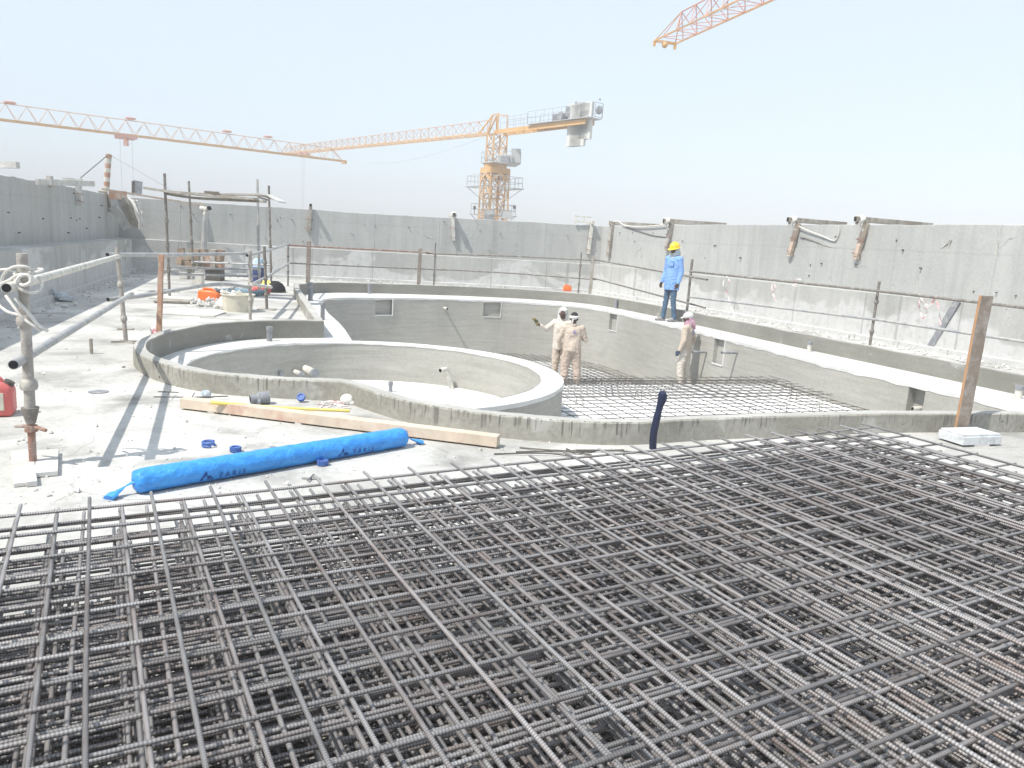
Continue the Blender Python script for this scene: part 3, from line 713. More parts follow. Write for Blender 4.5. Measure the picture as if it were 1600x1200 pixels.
# rails
j1 = D(38, 562, b1.y); j2 = D(194, 463, b2.y)
q = D(21, 570, b1.y - .20); bar_thing('guard_rail', 'lower grey tube running back from the nearest scaffold post with an open end', 'guard rail', [q, D(206, 459, b2.y + .3)], .0275, m_tube_l, GR, 0)
q = D(10, 450, b1.y - .18); bar_thing('guard_rail', 'upper white tube running back from the rope bundle to the leaning post', 'guard rail', [q, D(186, 400, b2.y + .1)], .0275, m_pvcw, GR, 0)
bar_thing('guard_rail', 'long pale top tube from the leaning post towards the back post', 'guard rail', [D(168, 398, b2.y - .2), D(280, 398, 10.6), D(391, 396, b3.y + .1)], .026, m_tube_l, GR, 0)
bar_thing('guard_rail', 'bent pale middle tube between the leaning post and the back post', 'guard rail', catmull([D(169, 468, b2.y - .1), D(230, 461, 9.7), D(300, 449, 10.6), D(350, 444, 11.3), D(389, 449, b3.y)], 4), .026, m_tube_l, GR, 2)
bar_thing('guard_rail', 'short sloping top tube climbing to the far left corner post', 'guard rail', [D(386, 399, b3.y - .2), D(417, 392, 14.5), D(452, 381, b5.y)], .025, m_tube_l, GR, 0)
bar_thing('guard_rail', 'short sloping lower tube climbing to the far left corner post', 'guard rail', [D(392, 445, b3.y), D(420, 431, 14.5), D(452, 411, b5.y)], .025, m_tube_l, GR, 0)
bar_thing('guard_rail', 'stub tube across the two back posts above the red rags', 'guard rail', [D(392, 444, b3.y - .05), D(424, 449, b4.y)], .026, m_pvcw, GR)
bar_thing('guard_rail', 'reddish tube of the far top rail left of the middle', 'guard rail', [D(449, 383, b5.y), D(560, 389, 21.3), D(680, 395, 22.2)], .021, m_tube_r, GR)
bar_thing('guard_rail', 'grey tube of the far top rail right of the middle', 'guard rail', [D(665, 396, 22.15), D(800, 400, 22.4), D(932, 407, 22.0)], .022, m_tube, GR)
bar_thing('guard_rail', 'top rail tube passing behind the worker in blue with a black open end', 'guard rail', [D(925, 405, 22.0), D(1105, 437, 17.2)], .022, m_tube, GR, 1)
bar_thing('guard_rail', 'far lower rail tube left of the middle', 'guard rail', [D(449, 411, b5.y), D(600, 418, 21.6), D(700, 422, 22.2)], .019, m_tube, GR)
bar_thing('guard_rail', 'far lower rail tube right of the middle', 'guard rail', [D(690, 421, 22.1), D(800, 427, 22.3), D(932, 437, 21.9)], .019, m_tube, GR)
bar_thing('guard_rail', 'lower rail tube passing behind the worker in blue with a black open end', 'guard rail', [D(925, 434, 21.9), D(1102, 481, 17.2)], .021, m_tube, GR, 1)
bar_thing('guard_rail', 'upper tube of the right hand rail with tape tied to it', 'guard rail', [D(1078, 424, 17.9), D(1374, 455, 12.6), D(1700, 492, 9.5)], .023, m_tube, GR)
bar_thing('guard_rail', 'lower tube of the right hand rail', 'guard rail', [D(1078, 464, 17.9), D(1374, 500, 12.6), D(1700, 549, 9.5)], .023, m_tube_l, GR)
# rope bundle on the nearest post
rp = Thing('rope', 'loose coil of thick white rope hanging on the nearest scaffold post', 'rope', D(40, 450, b1.y))
def rope_path(pxs, Y0, r=.0085, k=8):
    mb = MB(); mb.ring_path(catmull([D(x, y, Y0 + dy) for x, y, dy in pxs], k), r, 8); return mb
Yb = b1.y
mb = rope_path([(2, 448, .02), (6, 428, 0), (22, 417, -.05), (40, 417, -.05), (50, 424, 0), (40, 440, .05), (28, 436, .03), (22, 428, 0)], Yb)
mb2 = rope_path([(50, 421, .03), (66, 421, .03), (58, 425, 0), (30, 429, -.05), (14, 438, -.04), (3, 443, 0)], Yb); mb.add(mb2.v, mb2.f)
mb2 = rope_path([(60, 433, .05), (66, 443, .03), (60, 455, 0), (46, 457, -.04), (30, 450, -.06), (24, 438, -.05), (34, 430, -.04), (52, 433, 0)], Yb); mb.add(mb2.v, mb2.f)
mb2 = rope_path([(9, 462, -.02), (18, 474, -.04), (28, 488, -.05), (36, 500, -.04), (30, 512, 0)], Yb); mb.add(mb2.v, mb2.f)
mb2 = rope_path([(24, 466, -.04), (38, 482, -.05), (50, 496, -.05), (60, 508, -.04), (74, 517, .02)], Yb, .0095); mb.add(mb2.v, mb2.f)
mb2 = rope_path([(-8, 470, 0), (2, 480, 0), (14, 488, -.02), (30, 493, -.03), (46, 505, -.04), (64, 517, -.02)], Yb); mb.add(mb2.v, mb2.f)
mb2 = rope_path([(26, 438, -.05), (36, 446, -.07), (48, 440, -.05), (44, 430, -.05), (30, 433, -.07), (26, 446, -.07), (36, 454, -.06)], Yb, .010); mb.add(mb2.v, mb2.f)
mb2 = rope_path([(-40, 430, 0), (-10, 424, 0), (12, 421, -.02), (26, 426, -.04)], Yb, .0085); mb.add(mb2.v, mb2.f)
rp.part('coil', mb, m_rope)

# ------------------------------------------------------------------ scaffold tower with plank platform
tw = Thing('scaffold_tower', 'small tube scaffold tower with a sagging plank platform against the far wall', 'scaffold', V((-7, 17, 0)))
A_ = at(265, 462); B_ = D(303, 440, 18.2); B_.z = 0; C_ = at(406, 462); D_ = D(424, 445, 18.2); D_.z = 0
tops = [(A_, 257, 271), (B_, 295, 283), (C_, 402, 280), (D_, 420, 290)]
for (bb, x, y), mt in zip(tops, (m_tube, m_tube, m_tube_l, m_tube)):
    tp_ = D(x, y, bb.y); mb = MB(); mb.tube(bb, tp_, .026, 10); pp = tw.part('pole', mb, mt)
    for f in (.22, .42, .62):
        p = bb.lerp(tp_, f); tw.part('cup_ring', MB().ring_path([p - V((0, 0, .04)), p + V((0, 0, .04))], [.042, .036], 10), mt, parent=pp)
for a, c in ((D(262, 418, A_.y), D(404, 421, C_.y)), (D(300, 409, 18.2), D(422, 414, 18.2)), (D(262, 428, A_.y), D(404, 432, C_.y))):
    tw.part('ledger', MB().tube(a, c, .022, 8), m_tube_l)
def plank(t, pts, wd, th, mat, name='plank'):
    mb = MB(); P = catmull(pts, 4)
    vs = []; fs = []
    for p, (wx, wy, wz) in zip(P, [(0, 1, .0)] * len(P)):
        y = V((wx, wy, wz)) * wd / 2
        for s1, s2 in ((-1, -1), (1, -1), (1, 1), (-1, 1)): vs.append(p + y * s1 + V((0, 0, th / 2 * s2)))
    for i in range(len(P) - 1):
        for k in range(4): fs.append((i * 4 + k, i * 4 + (k + 1) % 4, (i + 1) * 4 + (k + 1) % 4, (i + 1) * 4 + k))
    fs += [(3, 2, 1, 0), tuple((len(P) - 1) * 4 + k for k in range(4))]
    mb.add(vs, fs); return t.part(name, mb, mat, smooth=20)
ya = A_.y
plank(tw, [D(228, 294, ya), D(262, 299, ya), D(330, 306, ya), D(400, 311, ya)], .24, .045, m_woodg)
plank(tw, [D(262, 303, ya + .25), D(300, 309, ya + .25), D(350, 312, ya + .25), D(414, 315, ya + .25)], .24, .045, m_woodg)
plank(tw, [D(260, 299, ya + .8), D(330, 304, ya + .8), D(404, 305, ya + .8), D(437, 314, ya + .8)], .26, .04, m_woodg)
plank(tw, [D(398, 304, ya + .5), D(420, 305, ya + .5), D(432, 311, ya + .5), D(441, 316, ya + .5)], .5, .03, m_ply)
tw.part('putlog', MB().tube(D(258, 299, A_.y), D(297, 308, 18.2), .024, 8), m_tube); tw.part('putlog', MB().tube(D(403, 308, C_.y), D(421, 313, 18.2), .024, 8), m_tube)
tw.part('offcut', MB().box(D(331, 301, ya + .6), (.28, .12, .05), rz=.3), m_woodb)
# white duct column right of the tower
Yc = 21.8; du = Thing('duct_pipe', 'white downpipe leaning against the far wall with a black open elbow at its top', 'duct', D(318, 420, Yc))
mb = MB(); mb.ring_path([D(316, 425, Yc), D(318, 395, Yc), D(321, 340, Yc), D(323, 333, Yc)], [.085, .085, .075, .08], 12); du.part('pipe', mb, m_tube_l)
mb = MB(); mb.ring_path([D(321, 336, Yc), D(322, 327, Yc), D(313, 325, Yc)], [.08, .09, .07], 12); du.part('hopper', mb, m_pvcw)
mb = MB(); mb.tube(D(324, 328, Yc - .1), D(327, 325, Yc - .25), .075, 12); du.part('elbow', mb, m_pvcw); mb = MB(); mb.tube(D(326.5, 325.5, Yc - .24), D(327, 325, Yc - .262), .066, 12); du.part('bore', mb, m_black)

# ------------------------------------------------------------------ brackets over the parapet
def wall_frame(px, z=1.9):
    p, d_ = px_on(W_up, px, z); n_ = V((d_.y, -d_.x)); 
    return V((p.x, p.y, 0)), V((d_.x, d_.y, 0)), V((n_.x, n_.y, 0))       # point, along, into the roof
def bracket(px, ytop, ybot, label, mleg, mbeam, cat='bracket', lean=0.0, rope=False, wl=.075, black=True, inn=.34, out=1.1, frame=False, along=0.0, clamps=True, dz=.04):
    p, a, n_ = wall_frame(px); Y = p.y
    q = p + n_ * .06; zt = D(px, ytop, q.y).z; zb = D(px, ybot, q.y).z
    i = min(range(len(W_up)), key=lambda k: (W_up[k] - V((p.x, p.y))).length); zt = max(zt, tz[i] + dz)
    t = Thing('parapet_bracket', label, cat, (p.x, p.y, tz[i]), 'brackets hooked over the parapet')
    top = V((q.x, q.y, zt)); bot = V((q.x, q.y, zb)) - a * lean
    mb = MB(); mb.beam(bot, top, wl, wl * .9, up=n_); t.part('leg', mb, mleg, smooth=20, bevel=.004)
    d_ = (n_ + a * along).normalized()
    mb = MB(); c = top + V((0, 0, wl * .55)); mb.beam(c + d_ * inn, c - d_ * out, wl * .9, wl * 1.1); be = t.part('beam', mb, mbeam, smooth=20, bevel=.004)
    if black: mb = MB(); mb.beam(c + d_ * (inn - .002), c + d_ * (inn + .003), wl * .7, wl * .85); t.part('open_end', mb, m_black, parent=be)
    if clamps:
        for f in (.12, .5):
            mb = MB(); cc = bot.lerp(top, f)
            pts = [cc + a * (math.cos(u) * .085) + n_ * (math.sin(u) * .06 + .02) + V((0, 0, u * .012)) for u in [R(-60 + 30 * k) for k in range(11)]]
            mb.ring_path(pts, .008, 6); mb.tube(cc + a * .08, cc - a * .14 + V((0, 0, .05)), .007, 6); t.part('clamp', mb, m_tube_r)
    if rope:
        r_ = MB()
        for k in range(4):
            cc = c + d_ * (.12 + .03 * k) + V((0, 0, -.01 * k)); pts = []
            for u in range(13):
                an = 2 * math.pi * u / 12; pts.append(cc + a * math.cos(an) * wl * .78 + V((0, 0, math.sin(an) * wl * .85)) + d_ * .03 * u / 12)
            r_.ring_path(pts, .014, 7)
        r_.ring_path(catmull([c + d_ * .15 - V((0, 0, .06)), c + d_ * .16 - V((0, 0, .16)) + a * .03, c + d_ * .1 - V((0, 0, .22)) + a * .05], 5), .014, 7)
        single('rope_lashing', r_, m_rope, 'white rope lashing wound round ' + rope, 'rope', c)
    if frame:
        mb = MB(); 
        for s_ in (.0, .16): mb.beam(c - a * .02 + V((0, 0, s_)), c - a * .55 + V((0, 0, s_ * 1.0)), .04, .035)
        mb.beam(c - a * .55 + V((0, 0, -.06)), c - a * .55 + V((0, 0, .2)), .07, .05); mb.beam(c - a * .27 + V((0, 0, 0)), c - a * .27 + V((0, 0, .16)), .04, .04); t.part('top_frame', mb, mleg)
    return t, c, a, n_
bracket(485, 324, 363, 'slim bracket hooked over the far wall right of the scaffold tower with a black top', m_woodg, m_ply, wl=.10, out=.9, inn=.2, lean=.05)
bracket(707, 341, 376, 'white bracket hooked over the far wall left of the crane', m_ply, m_pvcw, wl=.10, inn=.30, lean=-.05, rope='the bracket left of the crane')
bracket(923, 351, 397, 'tall white steel bracket with a small top frame near the far right corner', m_pvcw, m_pvcw, wl=.10, inn=.12, out=.7, frame=True, black=False, lean=.05)
bracket(958, 352, 402, 'weathered timber bracket just right of the far corner', m_woodg, m_woodg, wl=.11, inn=.1, out=1.6, along=-.5, black=False, lean=.05)
bracket(1050, 356, 392, 'weathered timber bracket above the worker in blue', m_woodg, m_woodg, wl=.12, inn=.25, out=1.7, along=-.2, rope='the timber bracket above the worker in blue', lean=.1)
bracket(1247, 352, 401, 'timber bracket with black tube end, left one of the pair on the right wall', m_wood, m_woodg, wl=.095, inn=.30, out=1.4, rope='the left bracket of the pair on the right wall', lean=.14)
bracket(1353, 349, 406, 'taller timber bracket with black tube end, right one of the pair on the right wall', m_wood, m_woodg, wl=.095, inn=.30, out=1.8, rope='the right bracket of the pair on the right wall', lean=.14)
bracket(118, 289, 320, 'grey plate bracket bolted over the left wall beside a hanging rope', m_ply, m_ply, wl=.13, inn=.08, out=.3, black=False, lean=-.05)
# sloping ropes and hoses between brackets on the right wall
def wall_rope(name, label, pxs, r, mat, into=.08, cat='rope'):
    pts = []
    for x, y in pxs:
        p, a, n_ = wall_frame(x); q = p + n_ * into; pts.append(D(x, y, q.y))
    mb = MB(); mb.ring_path(catmull(pts, 6), r, 7); return single(name, mb, mat, label, cat, pts[0])
wall_rope('rope', 'taut white rope running down from the left bracket of the pair', [(1245, 352), (1262, 360), (1285, 369), (1303, 376), (1309, 368), (1312, 352)], .013, m_rope)
wall_rope('cable', 'grey cable sagging between the pair of brackets on the right wall', [(1250, 370), (1270, 376), (1295, 386), (1320, 389), (1340, 390)], .012, m_tube, .04, 'cable')
wall_rope('rope', 'white rope draped from the corner bracket to the next one', [(957, 347), (966, 346), (976, 352), (995, 354), (1020, 353), (1040, 351)], .018, m_rope, .12)
wall_rope('cable', 'thin dark cable sagging under the draped rope near the corner', [(978, 355), (1000, 362), (1020, 368), (1042, 371)], .010, m_wire, .05, 'cable')
wall_rope('rope', 'pale bent rod stuck to the right wall with its lower end hanging', [(1471, 387), (1480, 380), (1486, 374), (1482, 386), (1477, 414)], .010, m_pvcw, .04)
wall_rope('rod', 'short white rod hanging on the right wall below the top edge', [(1556, 378), (1557, 388), (1556, 398)], .010, m_pvcw, .04, 'rod')
wall_rope('rope', 'white rope looping down beside the left wall corner', [(134, 300), (133, 328), (138, 338), (150, 343), (160, 338), (170, 325), (173, 312)], .014, m_rope, .15)
# jumble at the left corner
cp, ca, cn = wall_frame(172)
Yj = cp.y
jt = Thing('plank_bundle', 'bundle of weathered planks and rope hanging over the left corner of the parapet', 'planks', D(190, 320, Yj - .4))
for x0, y0, x1, y1, wd, mt in ((160, 298, 170, 330, .24, m_woodg), (176, 322, 200, 357, .26, m_ply), (188, 308, 211, 352, .22, m_woodg), (206, 312, 215, 355, .2, m_woodg), (212, 313, 222, 352, .1, m_ply)):
    jt.part('plank', MB().beam(D(x0, y0, Yj - .5 - random.random() * .2), D(x1, y1, Yj - .35), wd, .05, up=(.2, 1, 0)), mt, bevel=.004)
jt.part('timber_block', MB().beam(D(170, 304, Yj - .7), D(198, 306, Yj - .5), .2, .22), m_woodr)
rr = MB()
for k in range(5):
    rr.ring_path(catmull([D(200 + k * 2, 308 + k, Yj - .75), D(208 + 2 * k, 320 + k * 3, Yj - .8), D(214 + k, 340, Yj - .75), D(221 - k, 350 + k * 2, Yj - .7), D(218 + k, 330, Yj - .7)], 5), .014, 6)
jt.part('rope', rr, m_rope)
jt.part('ledge_plank', MB().beam(D(158, 295, Yj - .4), D(325, 322, 22.6), .09, .05), m_wood, bevel=.003)
sp = Thing('striped_pole', 'tilted red and white striped marker pole rising above the left corner', 'marker pole', D(166, 297, Yj + .1))
a, c = D(166, 298, Yj), D(170, 241, Yj)
for k in range(8):
    mb = MB(); mb.tube(a.lerp(c, k / 8), a.lerp(c, (k + 1) / 8), .075, 10); sp.part('band', mb, m_woodr if k % 2 else m_pvcw)
p0 = D(126, 278, Yj - 1)
single('stay_wire', MB().tube(c, p0, .012, 5), m_wire, 'thin stay wire from the striped pole down to the left bracket', 'wire', c)
single('stay_wire', MB().tube(c, D(268, 297, Yj + 1.2), .010, 5), m_rope, 'thin pale wire from the striped pole down to the scaffold tower', 'wire', c)
single('steel_beam', MB().beam(D(-60, 256, 12.6), D(28, 258, 12.6), .10, .10), m_ply, 'end of a grey beam floating over the left wall at the photo edge', 'beam', D(0, 257, 12.6))
lb = Thing('parapet_beam', 'pale beam lying along the top of the left wall by the bracket', 'beam', D(60, 284, 14))
lb.part('beam', MB().beam(D(58, 284, 13.4), D(146, 287, 15.8), .06, .11), m_ply, bevel=.004)
lb.part('block', MB().box(D(78, 284, 13.9), (.08, .08, .2)), m_woodg)
cbx = Thing('switch_box', 'small grey steel box standing on the far wall left of the scaffold', 'box', D(214, 291, 22.9))
cbx.part('panel', MB().beam(D(207, 291, 22.9), D(222, 294, 23.1), .04, .38), m_cgrey, bevel=.004); cbx.part('hinge_post', MB().beam(D(208, 305, 22.85), D(208, 283, 22.85), .06, .06), m_wire)

# ------------------------------------------------------------------ small pipes and stubs
def stub(px, py, h, r, z, label, mat=m_pvc, cap=True, mat2=None):
    p = at(px, py, z); t = Thing('pipe_stub', label, 'pipe', p, 'pipe stubs cast into the pool ledges')
    t.part('pipe', MB().tube(p - V((0, 0, .05)), p + V((0, 0, h)), r, 14), mat)
    if cap: t.part('cap', MB().ring_path([p + V((0, 0, h - .04)), p + V((0, 0, h + .012))], [r * 1.22, r * 1.18], 14), mat2 or mat)
    return t
stub(421, 533, .19, .038, ZB, 'grey pipe stub on the ledge behind the round pool')
stub(577, 459, .26, .045, ZB, 'pipe stub on the far ledge above the left square niche')
stub(787, 464, .30, .045, ZB, 'pipe stub on the far ledge above the right square niche', m_pvcw)
stub(485, 470, .40, .05, ZB, 'dark pipe stub in the far left corner of the ledge')
stub(504, 500, .30, .038, ZB, 'dark pipe stub on the left ledge beside the kerb corner')
stub(962, 482, .22, .035, ZB, 'pipe stub on the ledge left of the worker in blue')
stub(1264, 549, .16, .035, ZB, 'short pipe stub on the middle of the right hand ledge', m_pvcw, True, m_pvc)
stub(1590, 622, .15, .042, ZB, 'short pipe stub on the right hand ledge at the photo edge', m_pvcw, True, m_pvc)
stub(610, 612, .13, .028, ZR, 'grey pipe stub standing in the floor of the round pool')
def elbow(label, pts, r, mat, tipmat=m_black, cap=None):
    t = Thing('wall_pipe', label, 'pipe', pts[0], 'pipes sticking out of the pool walls'); t.part('pipe', MB().ring_path(pts, r, 12), mat)
    d_ = (V(pts[-1]) - V(pts[-2])).normalized(); e_ = V(pts[-1])
    if cap: t.part('cap', MB().tube(e_ - d_ * .05, e_ + d_ * .012, r * 1.15, 12), cap)
    else: t.part('bore', MB().tube(e_ - d_ * .01, e_ + d_ * .003, r * .8, 12), tipmat)
b_ = at(706, 607, ZR); elbow('cream elbow pipe standing in the round pool with an open end', [b_, D(700, 582, b_.y), D(697, 577, b_.y - .03), D(688, 579, b_.y - .12)], .036, m_pvcw)
Yp = 10.2
elbow('fat cream pipe with a grey cap coming out of the round pool wall', [D(472, 573, Yp + .25), D(492, 583, Yp - .2)], .052, m_pvcw, cap=m_pvc)
elbow('thin cream pipe left of the fat one in the round pool', [D(452, 577, Yp + .2), D(472, 585, Yp - .2)], .032, m_pvcw, cap=m_pvc)
elbow('short cream pipe furthest left in the round pool', [D(420, 581, Yp + .1), D(440, 584, Yp - .15)], .030, m_pvcw, cap=m_pvc)
b_ = at(812, 604, ZR); elbow('thin bent dark rod in the right side of the round pool', [b_, D(812, 601, b_.y), D(790, 596, b_.y - .1)], .012, m_wire)
def wpipe(px, py, z, L_, r, label, mat, side=1):
    p, d_ = px_on(P_main, px, z); n_ = V((-d_.y, d_.x));
    if not inside(p + n_ * .3, P_loop): n_ = -n_
    zz = D(px, py, p.y).z; a = V((p.x, p.y, zz)); n3 = V((n_.x, n_.y, 0)); elbow(label, [a - n3 * .05, a + n3 * L_], r, mat)
wpipe(1103, 550, -.6, .33, .024, 'dark pipe sticking out of the right pool wall behind the worker in the white cap', m_pvc)
wpipe(1149, 551, -.6, .33, .024, 'dark pipe sticking out of the right pool wall under the skimmer slot', m_pvc)
wpipe(694, 481, -.3, .25, .035, 'pale pipe sticking out of the far pool wall between the niches', m_pvcw)
wpipe(1432, 638, -.5, .10, .03, 'small pipe end below the right hand slot in the pool wall', m_pvcw)

# ------------------------------------------------------------------ things lying on the deck
# squared timber
a, c = at(281, 640), at(776, 702); d_ = (c - a).normalized(); nn = V((-d_.y, d_.x, 0))
tb = Thing('timber_beam', 'long squared pale timber beam lying along the kerb of the round pool', 'timber beam', a)
mb = MB(); hh = .082; a0 = a + nn * .045; c0 = c + nn * .045; n = 14; vs = []
for i in range(n + 1):
    p = a0.lerp(c0, i / n) + nn * random.uniform(-.002, .002)
    for sx, sz in ((-1, 0), (1, 0), (1, 1), (-1, 1)): vs.append(p + nn * sx * .045 + V((0, 0, .012 + sz * hh)))
fs = [(i * 4 + k, i * 4 + (k + 1) % 4, (i + 1) * 4 + (k + 1) % 4, (i + 1) * 4 + k) for i in range(n) for k in range(4)] + [(3, 2, 1, 0), tuple(n * 4 + k for k in range(4))]
mb.add(vs, fs); tb.part('beam', mb, m_wood, smooth=20, bevel=.004)
for f in (.1, .39, .68): tb.part('packer', MB().box(a0.lerp(c0, f) + V((0, 0, .006)), (.05, .11, .012), rz=.2), m_ply)
# blue wrapped roll
a = at(212, 776) ; c = at(640, 699); d_ = (c - a).normalized(); nn = V((-d_.y, d_.x, 0)); RR = .069
a = a + nn * .05; c = c + nn * .05; LR = (c - a).length
ro = Thing('wrapped_roll', 'long roll wrapped in crinkled bright blue plastic lying on the white deck', 'roll', a)
ax_a = a + V((0, 0, RR)); N = 40; M_ = 150; vs = []; fs = []
for i in range(M_ + 1):
    f = i / M_; p = ax_a + d_ * (LR * f); endf = min(f, 1 - f) * LR; sc = min(1, math.sqrt(max(0, 1 - max(0, 1 - endf / .035) ** 2)) * .65 + .35 * min(1, endf / .006) + 0.0)
    for k in range(N):
        an = 2 * math.pi * k / N
        w_ = noise.noise(V((f * 34 + an * 1.2, math.cos(an) * 1.8, math.sin(an) * 1.8))) * .0034 + noise.noise(V((f * 90 - an * 3, math.cos(an) * 4, math.sin(an) * 4))) * .0012
        fold = abs(math.sin(an * 7 + 3 * math.sin(an * 2))) * .012 * max(0, 1 - endf / .05)
        r_ = (RR + w_) * sc - fold; z_ = math.sin(an) * r_
        vs.append(p + nn * (math.cos(an) * r_) + V((0, 0, max(z_, -RR + .003))))
for i in range(M_):
    for k in range(N): q0 = i * N + k; q1 = i * N + (k + 1) % N; fs.append((q0, q1, q1 + N, q0 + N))
fs += [tuple(range(N - 1, -1, -1)), tuple(range(M_ * N, M_ * N + N))]
mb = MB(); mb.add(vs, fs); ro.part('plastic_wrap', mb, m_blue, smooth=70)
for e_, s_, y_ in ((ax_a, -1, .0), (ax_a + d_ * LR, 1, -.02)):
    mb = MB(); P = catmull([e_ + d_ * s_ * -.01, e_ + d_ * s_ * .03 + V((0, 0, -.015)), e_ + d_ * s_ * .055 + V((0, 0, -.03)), e_ + d_ * s_ * .11 + V((0, 0, -.05)) - nn * .02, e_ + d_ * s_ * .13 + V((0, 0, -.058)) - nn * .03], 4)
    m_ = len(P); mb.ring_path(P, [.022 - .015 * math.sin(math.pi * min(1, i / (m_ * .55))) + (.016 if i > m_ * .6 else 0) for i in range(m_)], 10, squash=.45); ro.part('twisted_end', mb, m_blue)
def text_mesh(body, size):
    cu = bpy.data.curves.new('t', 'FONT'); cu.body = body; cu.size = size; cu.space_character = 1.45; cu.resolution_u = 3
    ob = bpy.data.objects.new('t', cu); COL.objects.link(ob); dg = bpy.context.evaluated_depsgraph_get(); dg.update()
    me = bpy.data.meshes.new_from_object(ob.evaluated_get(dg)); vs = [v.co.copy() for v in me.vertices]; fs = [list(p.vertices) for p in me.polygons]
    bpy.data.objects.remove(ob); bpy.data.curves.remove(cu); bpy.data.meshes.remove(me); return vs, fs
tv, tf = text_mesh('FARIS', .048)
wd = max(v.x for v in tv)
logo_v = [V((-.115, 0, 0)), V((-.08, .055, 0)), V((-.045, 0, 0)), V((-.06, 0, 0)), V((-.08, .032, 0)), V((-.10, 0, 0)), V((-.075, .0, 0)), V((-.055, .03, 0)), V((-.03, 0, 0)), V((-.04, 0, 0)), V((-.055, .02, 0)), V((-.066, 0, 0))]
logo_f = [[0, 1, 4, 5], [1, 2, 3, 4], [6, 7, 10, 11], [7, 8, 9, 10]]
for s0 in (.455, 1.36):
    mb = MB()
    for vs_, fs_ in ((tv, tf), (logo_v, logo_f)):
        out = []
        for v in vs_:
            an = R(214) - v.y / RR; r_ = RR + .0062
            out.append(ax_a + d_ * (s0 + v.x) + nn * (math.cos(an) * r_) + V((0, 0, math.sin(an) * r_)))
        mb.add(out, fs_)
    ro.part('printed_name', mb, m_ink, label='dark FARIS lettering printed on the plastic')
# couplings
def coupling(px, py, label, tilt=0.0, split=False, r=.034, h=.032):
    p = at(px, py); t = Thing('pipe_coupling', label, 'pipe coupling', p, 'blue pipe couplings scattered on the deck'); T = Matrix.Translation(p + V((0, 0, .004 + tilt * r))) @ Matrix.Rotation(tilt, 4, 'X')
    if split:
        mb = MB()
        for zz, ph in ((.0, .3), (.02, .9)):
            pts = [T @ V((math.cos(u) * r, math.sin(u) * r, zz + .008)) for u in [ph + R(20 * k) for k in range(16)]]; mb.ring_path(pts, .009, 6)
        t.part('ring', mb, m_cap)
    else:
        prof = [(r * .72, 0), (r, 0), (r, h), (r * .72, h), (r * .72, 0)]
        mb = MB(); mb.lathe(prof, 24, T, cap=False)
        for k in range(16):
            a_ = 2 * math.pi * k / 16; mb.box((math.cos(a_) * r, math.sin(a_) * r, h / 2), (.006, .006, h * .9), T, rz=a_)
        t.part('ring', mb, m_cap); t.part('top_disc', MB().lathe([(r * .72, h * .75), (.001, h * .75)], 20, T, cap=False), m_cap)
coupling(326, 698, 'split blue coupling ring lying left of the other couplings', split=True, r=.038)
coupling(368, 706, 'blue ribbed coupling lying just above the blue roll')
coupling(504, 727, 'blue ribbed coupling lying in front of the blue roll')
coupling(471, 628, 'blue coupling ring standing by the kerb of the round pool', tilt=.9)
# yellow pipe, grey fitting, rods near the kerb
a, c = at(330, 629, .10), at(546, 642, .05)
bar_thing('yellow_pipe', 'thin yellow plastic pipe lying beside the timber beam', 'pipe', [a, a.lerp(c, .5) + V((0, 0, -.01)), c], .013, m_yellow, None, 1)
p = at(405, 633); t = Thing('pipe_fitting', 'grey plastic reducer lying on its side by the kerb', 'pipe fitting', p)
a, c = D(391, 627, p.y), D(420, 624, p.y + .08); a.z = .045; c.z = .055; t.part('body', MB().ring_path([a, a.lerp(c, .35), a.lerp(c, .45), c], [.038, .040, .052, .055], 16), m_pvc); t.part('bore', MB().tube(a + (a - c) * .003, a - (a - c) * .02, .031, 14), m_black)
t.part('spigot', MB().tube(a.lerp(c, .55), a.lerp(c, .55) + V((.02, -.1, -.02)), .016, 8), m_pvc)
rd = MB(); 
for x0, y0, x1, y1 in ((240, 620, 318, 621), (247, 612, 279, 613), (300, 621, 356, 619)): rd.tube(at(x0, y0, .03), at(x1, y1, .03), .005, 6)
rd.tube(at(262, 616, .05), at(268, 609, .05), .004, 5); rd.tube(at(298, 624, .05), at(304, 614, .05), .004, 5)
single('tie_rods', rd, m_wire, 'two thin dark steel rods with wire twists lying left of the timber beam', 'steel rods')
p = at(322, 621); mb = MB(); mb.sph(p + V((0, 0, .03)), (.045, .04, .035), 10, 8); mb.sph(p + V((-.06, -.03, .015)), (.05, .035, .02), 10, 8); single('crumpled_plastic', mb, m_scarf, 'small crumpled bluish plastic bag behind the left end of the beam', 'plastic bag', p)
p = at(542, 632); mb = MB(); mb.sph(p + V((0, 0, .045)), (.06, .04, .05), 9, 7); mb.sph(p + V((.04, .01, .02)), (.05, .04, .03), 8, 6); single('crumpled_paper', mb, m_bag, 'crumpled cream paper in the corner of the kerb behind the beam', 'paper', p)
mb = MB(); rnd = random.Random(9)
for k in range(46):
    q_ = at(rnd.uniform(500, 552), rnd.uniform(626, 640)); mb.box(q_ + V((0, 0, .006)), (rnd.uniform(.02, .07), .012, .004), rz=rnd.uniform(0, 3), rx=rnd.uniform(-.3, .3))
single('tape_scraps', mb, m_tape, 'scraps of red and white barrier tape in the kerb corner', 'tape scraps', kind='stuff')
# upright navy pipe
p = at(1020, 704); t = Thing('hose_stub', 'dark navy rubber pipe standing up bent in front of the kerb', 'pipe', p)
t.part('pipe', MB().ring_path(catmull([p, D(1021, 680, p.y), D(1026, 655, p.y), D(1031, 635, p.y), D(1035, 622, p.y), D(1035, 613, p.y - .01)], 4), [.034] * 10 + [.030, .030, .031, .033, .037, .041, .042, .041, .040, .036, .030], 14, squash=.8), m_navy)
